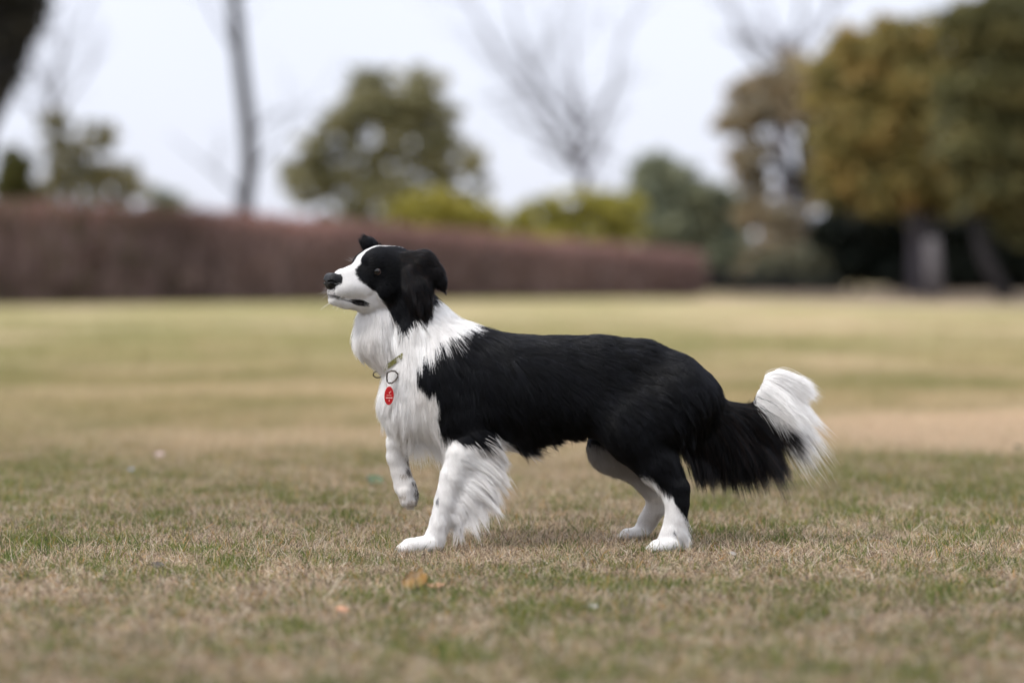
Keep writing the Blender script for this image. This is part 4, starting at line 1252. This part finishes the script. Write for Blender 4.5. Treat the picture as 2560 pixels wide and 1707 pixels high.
    for k in range(96):
        th = 2 * math.pi * k / 96
        d_ = e1 * math.cos(th) + e2 * math.sin(th)
        rs = np.arange(.02, .16, .001)
        Q = cc + d_ * rs[:, None]
        dd = sample(fd, Q); i = np.argmax(dd > .0) if (dd > 0).any() else len(rs) - 1
        ring.append(rs[i])
    ring = np.array(ring)
    for _ in range(6): ring = (np.roll(ring, 1) + ring + np.roll(ring, -1)) / 3
    th_ = 2 * math.pi * np.arange(96) / 96
    show = np.clip((np.cos(th_ - math.radians(138)) - .80) / .12, 0, 1)
    ring = ring - .004 + .011 * show
    V_, F_ = [], []
    hw = 5.5 * PXM
    for k in range(96):
        th = 2 * math.pi * k / 96
        d_ = e1 * math.cos(th) + e2 * math.sin(th)
        c = cc + d_ * ring[k]
        for a_, o_ in ((-hw, -.001), (-hw, .001), (hw, .001), (hw, -.001)):
            V_.append(c + up3 * a_ + d_ * o_)
    for k in range(96):
        j = (k + 1) % 96
        for q_ in range(4): F_.append((k * 4 + q_, j * 4 + q_, j * 4 + (q_ + 1) % 4, k * 4 + (q_ + 1) % 4))
    collar = mesh_from('collar', V_, F_, strap, False, root)
    def wire(name, P_, r, mat, parent, closed=True):
        P_ = [Vector(p) for p in P_]
        if closed: P_ = P_ + [P_[0], P_[1]]
        V_, F_ = tube(P_, [r] * len(P_), 8, not closed)
        ob = mesh_from(name, V_, F_, mat, True)
        ob.parent = parent
        ob.matrix_parent_inverse = (Matrix.Translation(parent.location) @ Matrix.Identity(4)).inverted() if parent.parent is None else parent.matrix_world.inverted()
        return ob
    bpy.context.view_layer.update()
    Yc = -.082
    # depth of the chest surface under the rings
    def front(px_, py_, off):
        ys = np.arange(-.16, .1, .001)
        Q = np.array([at(px_, py_, y_) for y_ in ys]); dd = sample(fd, Q)
        i = np.argmax(dd < 0)
        return ys[i] - off if (dd < 0).any() else 0.0
    yr = front(985, 940, .022); yt = front(973, 990, .030)
    dring = [(968, 932), (967, 945), (968, 953), (973, 958), (980, 957), (988, 951), (994, 943), (995, 935), (988, 928), (978, 927)]
    D1 = [at(a_, b_, yr + (a_ - 967) * .0002) for a_, b_ in dring]
    wire('d_ring', D1, .0021, metal, collar)
    y2 = front(945, 935, .012)
    D2 = [at(945 + 12 * math.cos(t_), 936 + 8 * math.sin(t_), y2 + .004 * math.cos(t_)) for t_ in np.linspace(0, 6.283, 20, endpoint=False)]
    wire('leash_ring', D2, .0015, metal, collar)
    R1 = [at(973 + 7 * math.cos(t_), 963 + 9.5 * math.sin(t_), yr - .001 + .002 * math.sin(t_)) for t_ in np.linspace(0, 6.283, 20, endpoint=False)]
    wire('split_ring', R1, .0005, silver, collar)
    tm = simple_mat('red enamel', (.52, .006, .012), .25, coat=.6)
    tc0 = at(972.5, 989, yt)
    rx, rz, ang = 11.5 * PXM, 23 * PXM, math.radians(2)
    axx = nrm(np.array([1, .55, -.04])); axz = np.array([.04, 0, 1.0]); axz = nrm(axz - axx * (axz @ axx)); axn = np.cross(axx, axz)
    axn = axn if axn[1] < 0 else -axn
    V_, F_ = [], []
    n_ = 40
    for o_ in (-.0008, .0008):
        for sc_ in (.94, 1.0):
            oo = o_ if sc_ == .94 else o_ * .4
            for k in range(n_):
                th = 2 * math.pi * k / n_
                V_.append(tc0 + axx * rx * 1.12 * sc_ * math.cos(th) + axz * rz * sc_ * math.sin(th) + axn * oo)
    fr = [0, 1, 3, 2]
    for a_, b_ in zip(fr[:-1], fr[1:]):
        for k in range(n_): F_.append((a_ * n_ + k, a_ * n_ + (k + 1) % n_, b_ * n_ + (k + 1) % n_, b_ * n_ + k))
    F_.append(tuple(range(n_))); F_.append(tuple(2 * n_ + k for k in range(n_ - 1, -1, -1)))
    idt = mesh_from('id_tag', V_, F_, tm, False)
    idt.parent = collar; idt.matrix_parent_inverse = collar.matrix_world.inverted()
    # worn engraved marks: two rows of tiny strokes and a dot, and a small emblem above
    mk = MB()
    def bar(x_, z_, w_, h_):
        c = tc0 + axx * x_ * PXM + axz * z_ * PXM + axn * .0011
        mk.add([c - axx * w_ * PXM - axz * h_ * PXM, c + axx * w_ * PXM - axz * h_ * PXM, c + axx * w_ * PXM + axz * h_ * PXM, c - axx * w_ * PXM + axz * h_ * PXM,
                c - axn * .0004 - axx * w_ * PXM - axz * h_ * PXM, c - axn * .0004 + axx * w_ * PXM - axz * h_ * PXM, c - axn * .0004 + axx * w_ * PXM + axz * h_ * PXM, c - axn * .0004 - axx * w_ * PXM + axz * h_ * PXM],
               [(0, 1, 2, 3), (4, 5, 1, 0), (5, 6, 2, 1), (6, 7, 3, 2), (7, 4, 0, 3)])
    for k in range(9): bar(-8.4 + k * 2.1, -5.2, .75, 1.5 if k % 3 else 1.1)
    for k in range(6): bar(-6 + k * 2.2, 1.2, .6, .7)
    bar(.5, -12, .8, 1.9)
    for x_, z_ in ((0, 8), (2.2, 9), (4, 10.5), (1, 6)): bar(x_, z_, .8, .8)
    e_ = mk.build('engraving', simple_mat('tag lettering', (.85, .55, .5), .5), None, False)
    e_.parent = collar; e_.matrix_parent_inverse = collar.matrix_world.inverted()

NHAIR = 520000
EYE_F, EYE_U, EYE_S = 43, 6, 34

build_ground()
build_background()
build_litter()
build_grass()
build_dog()
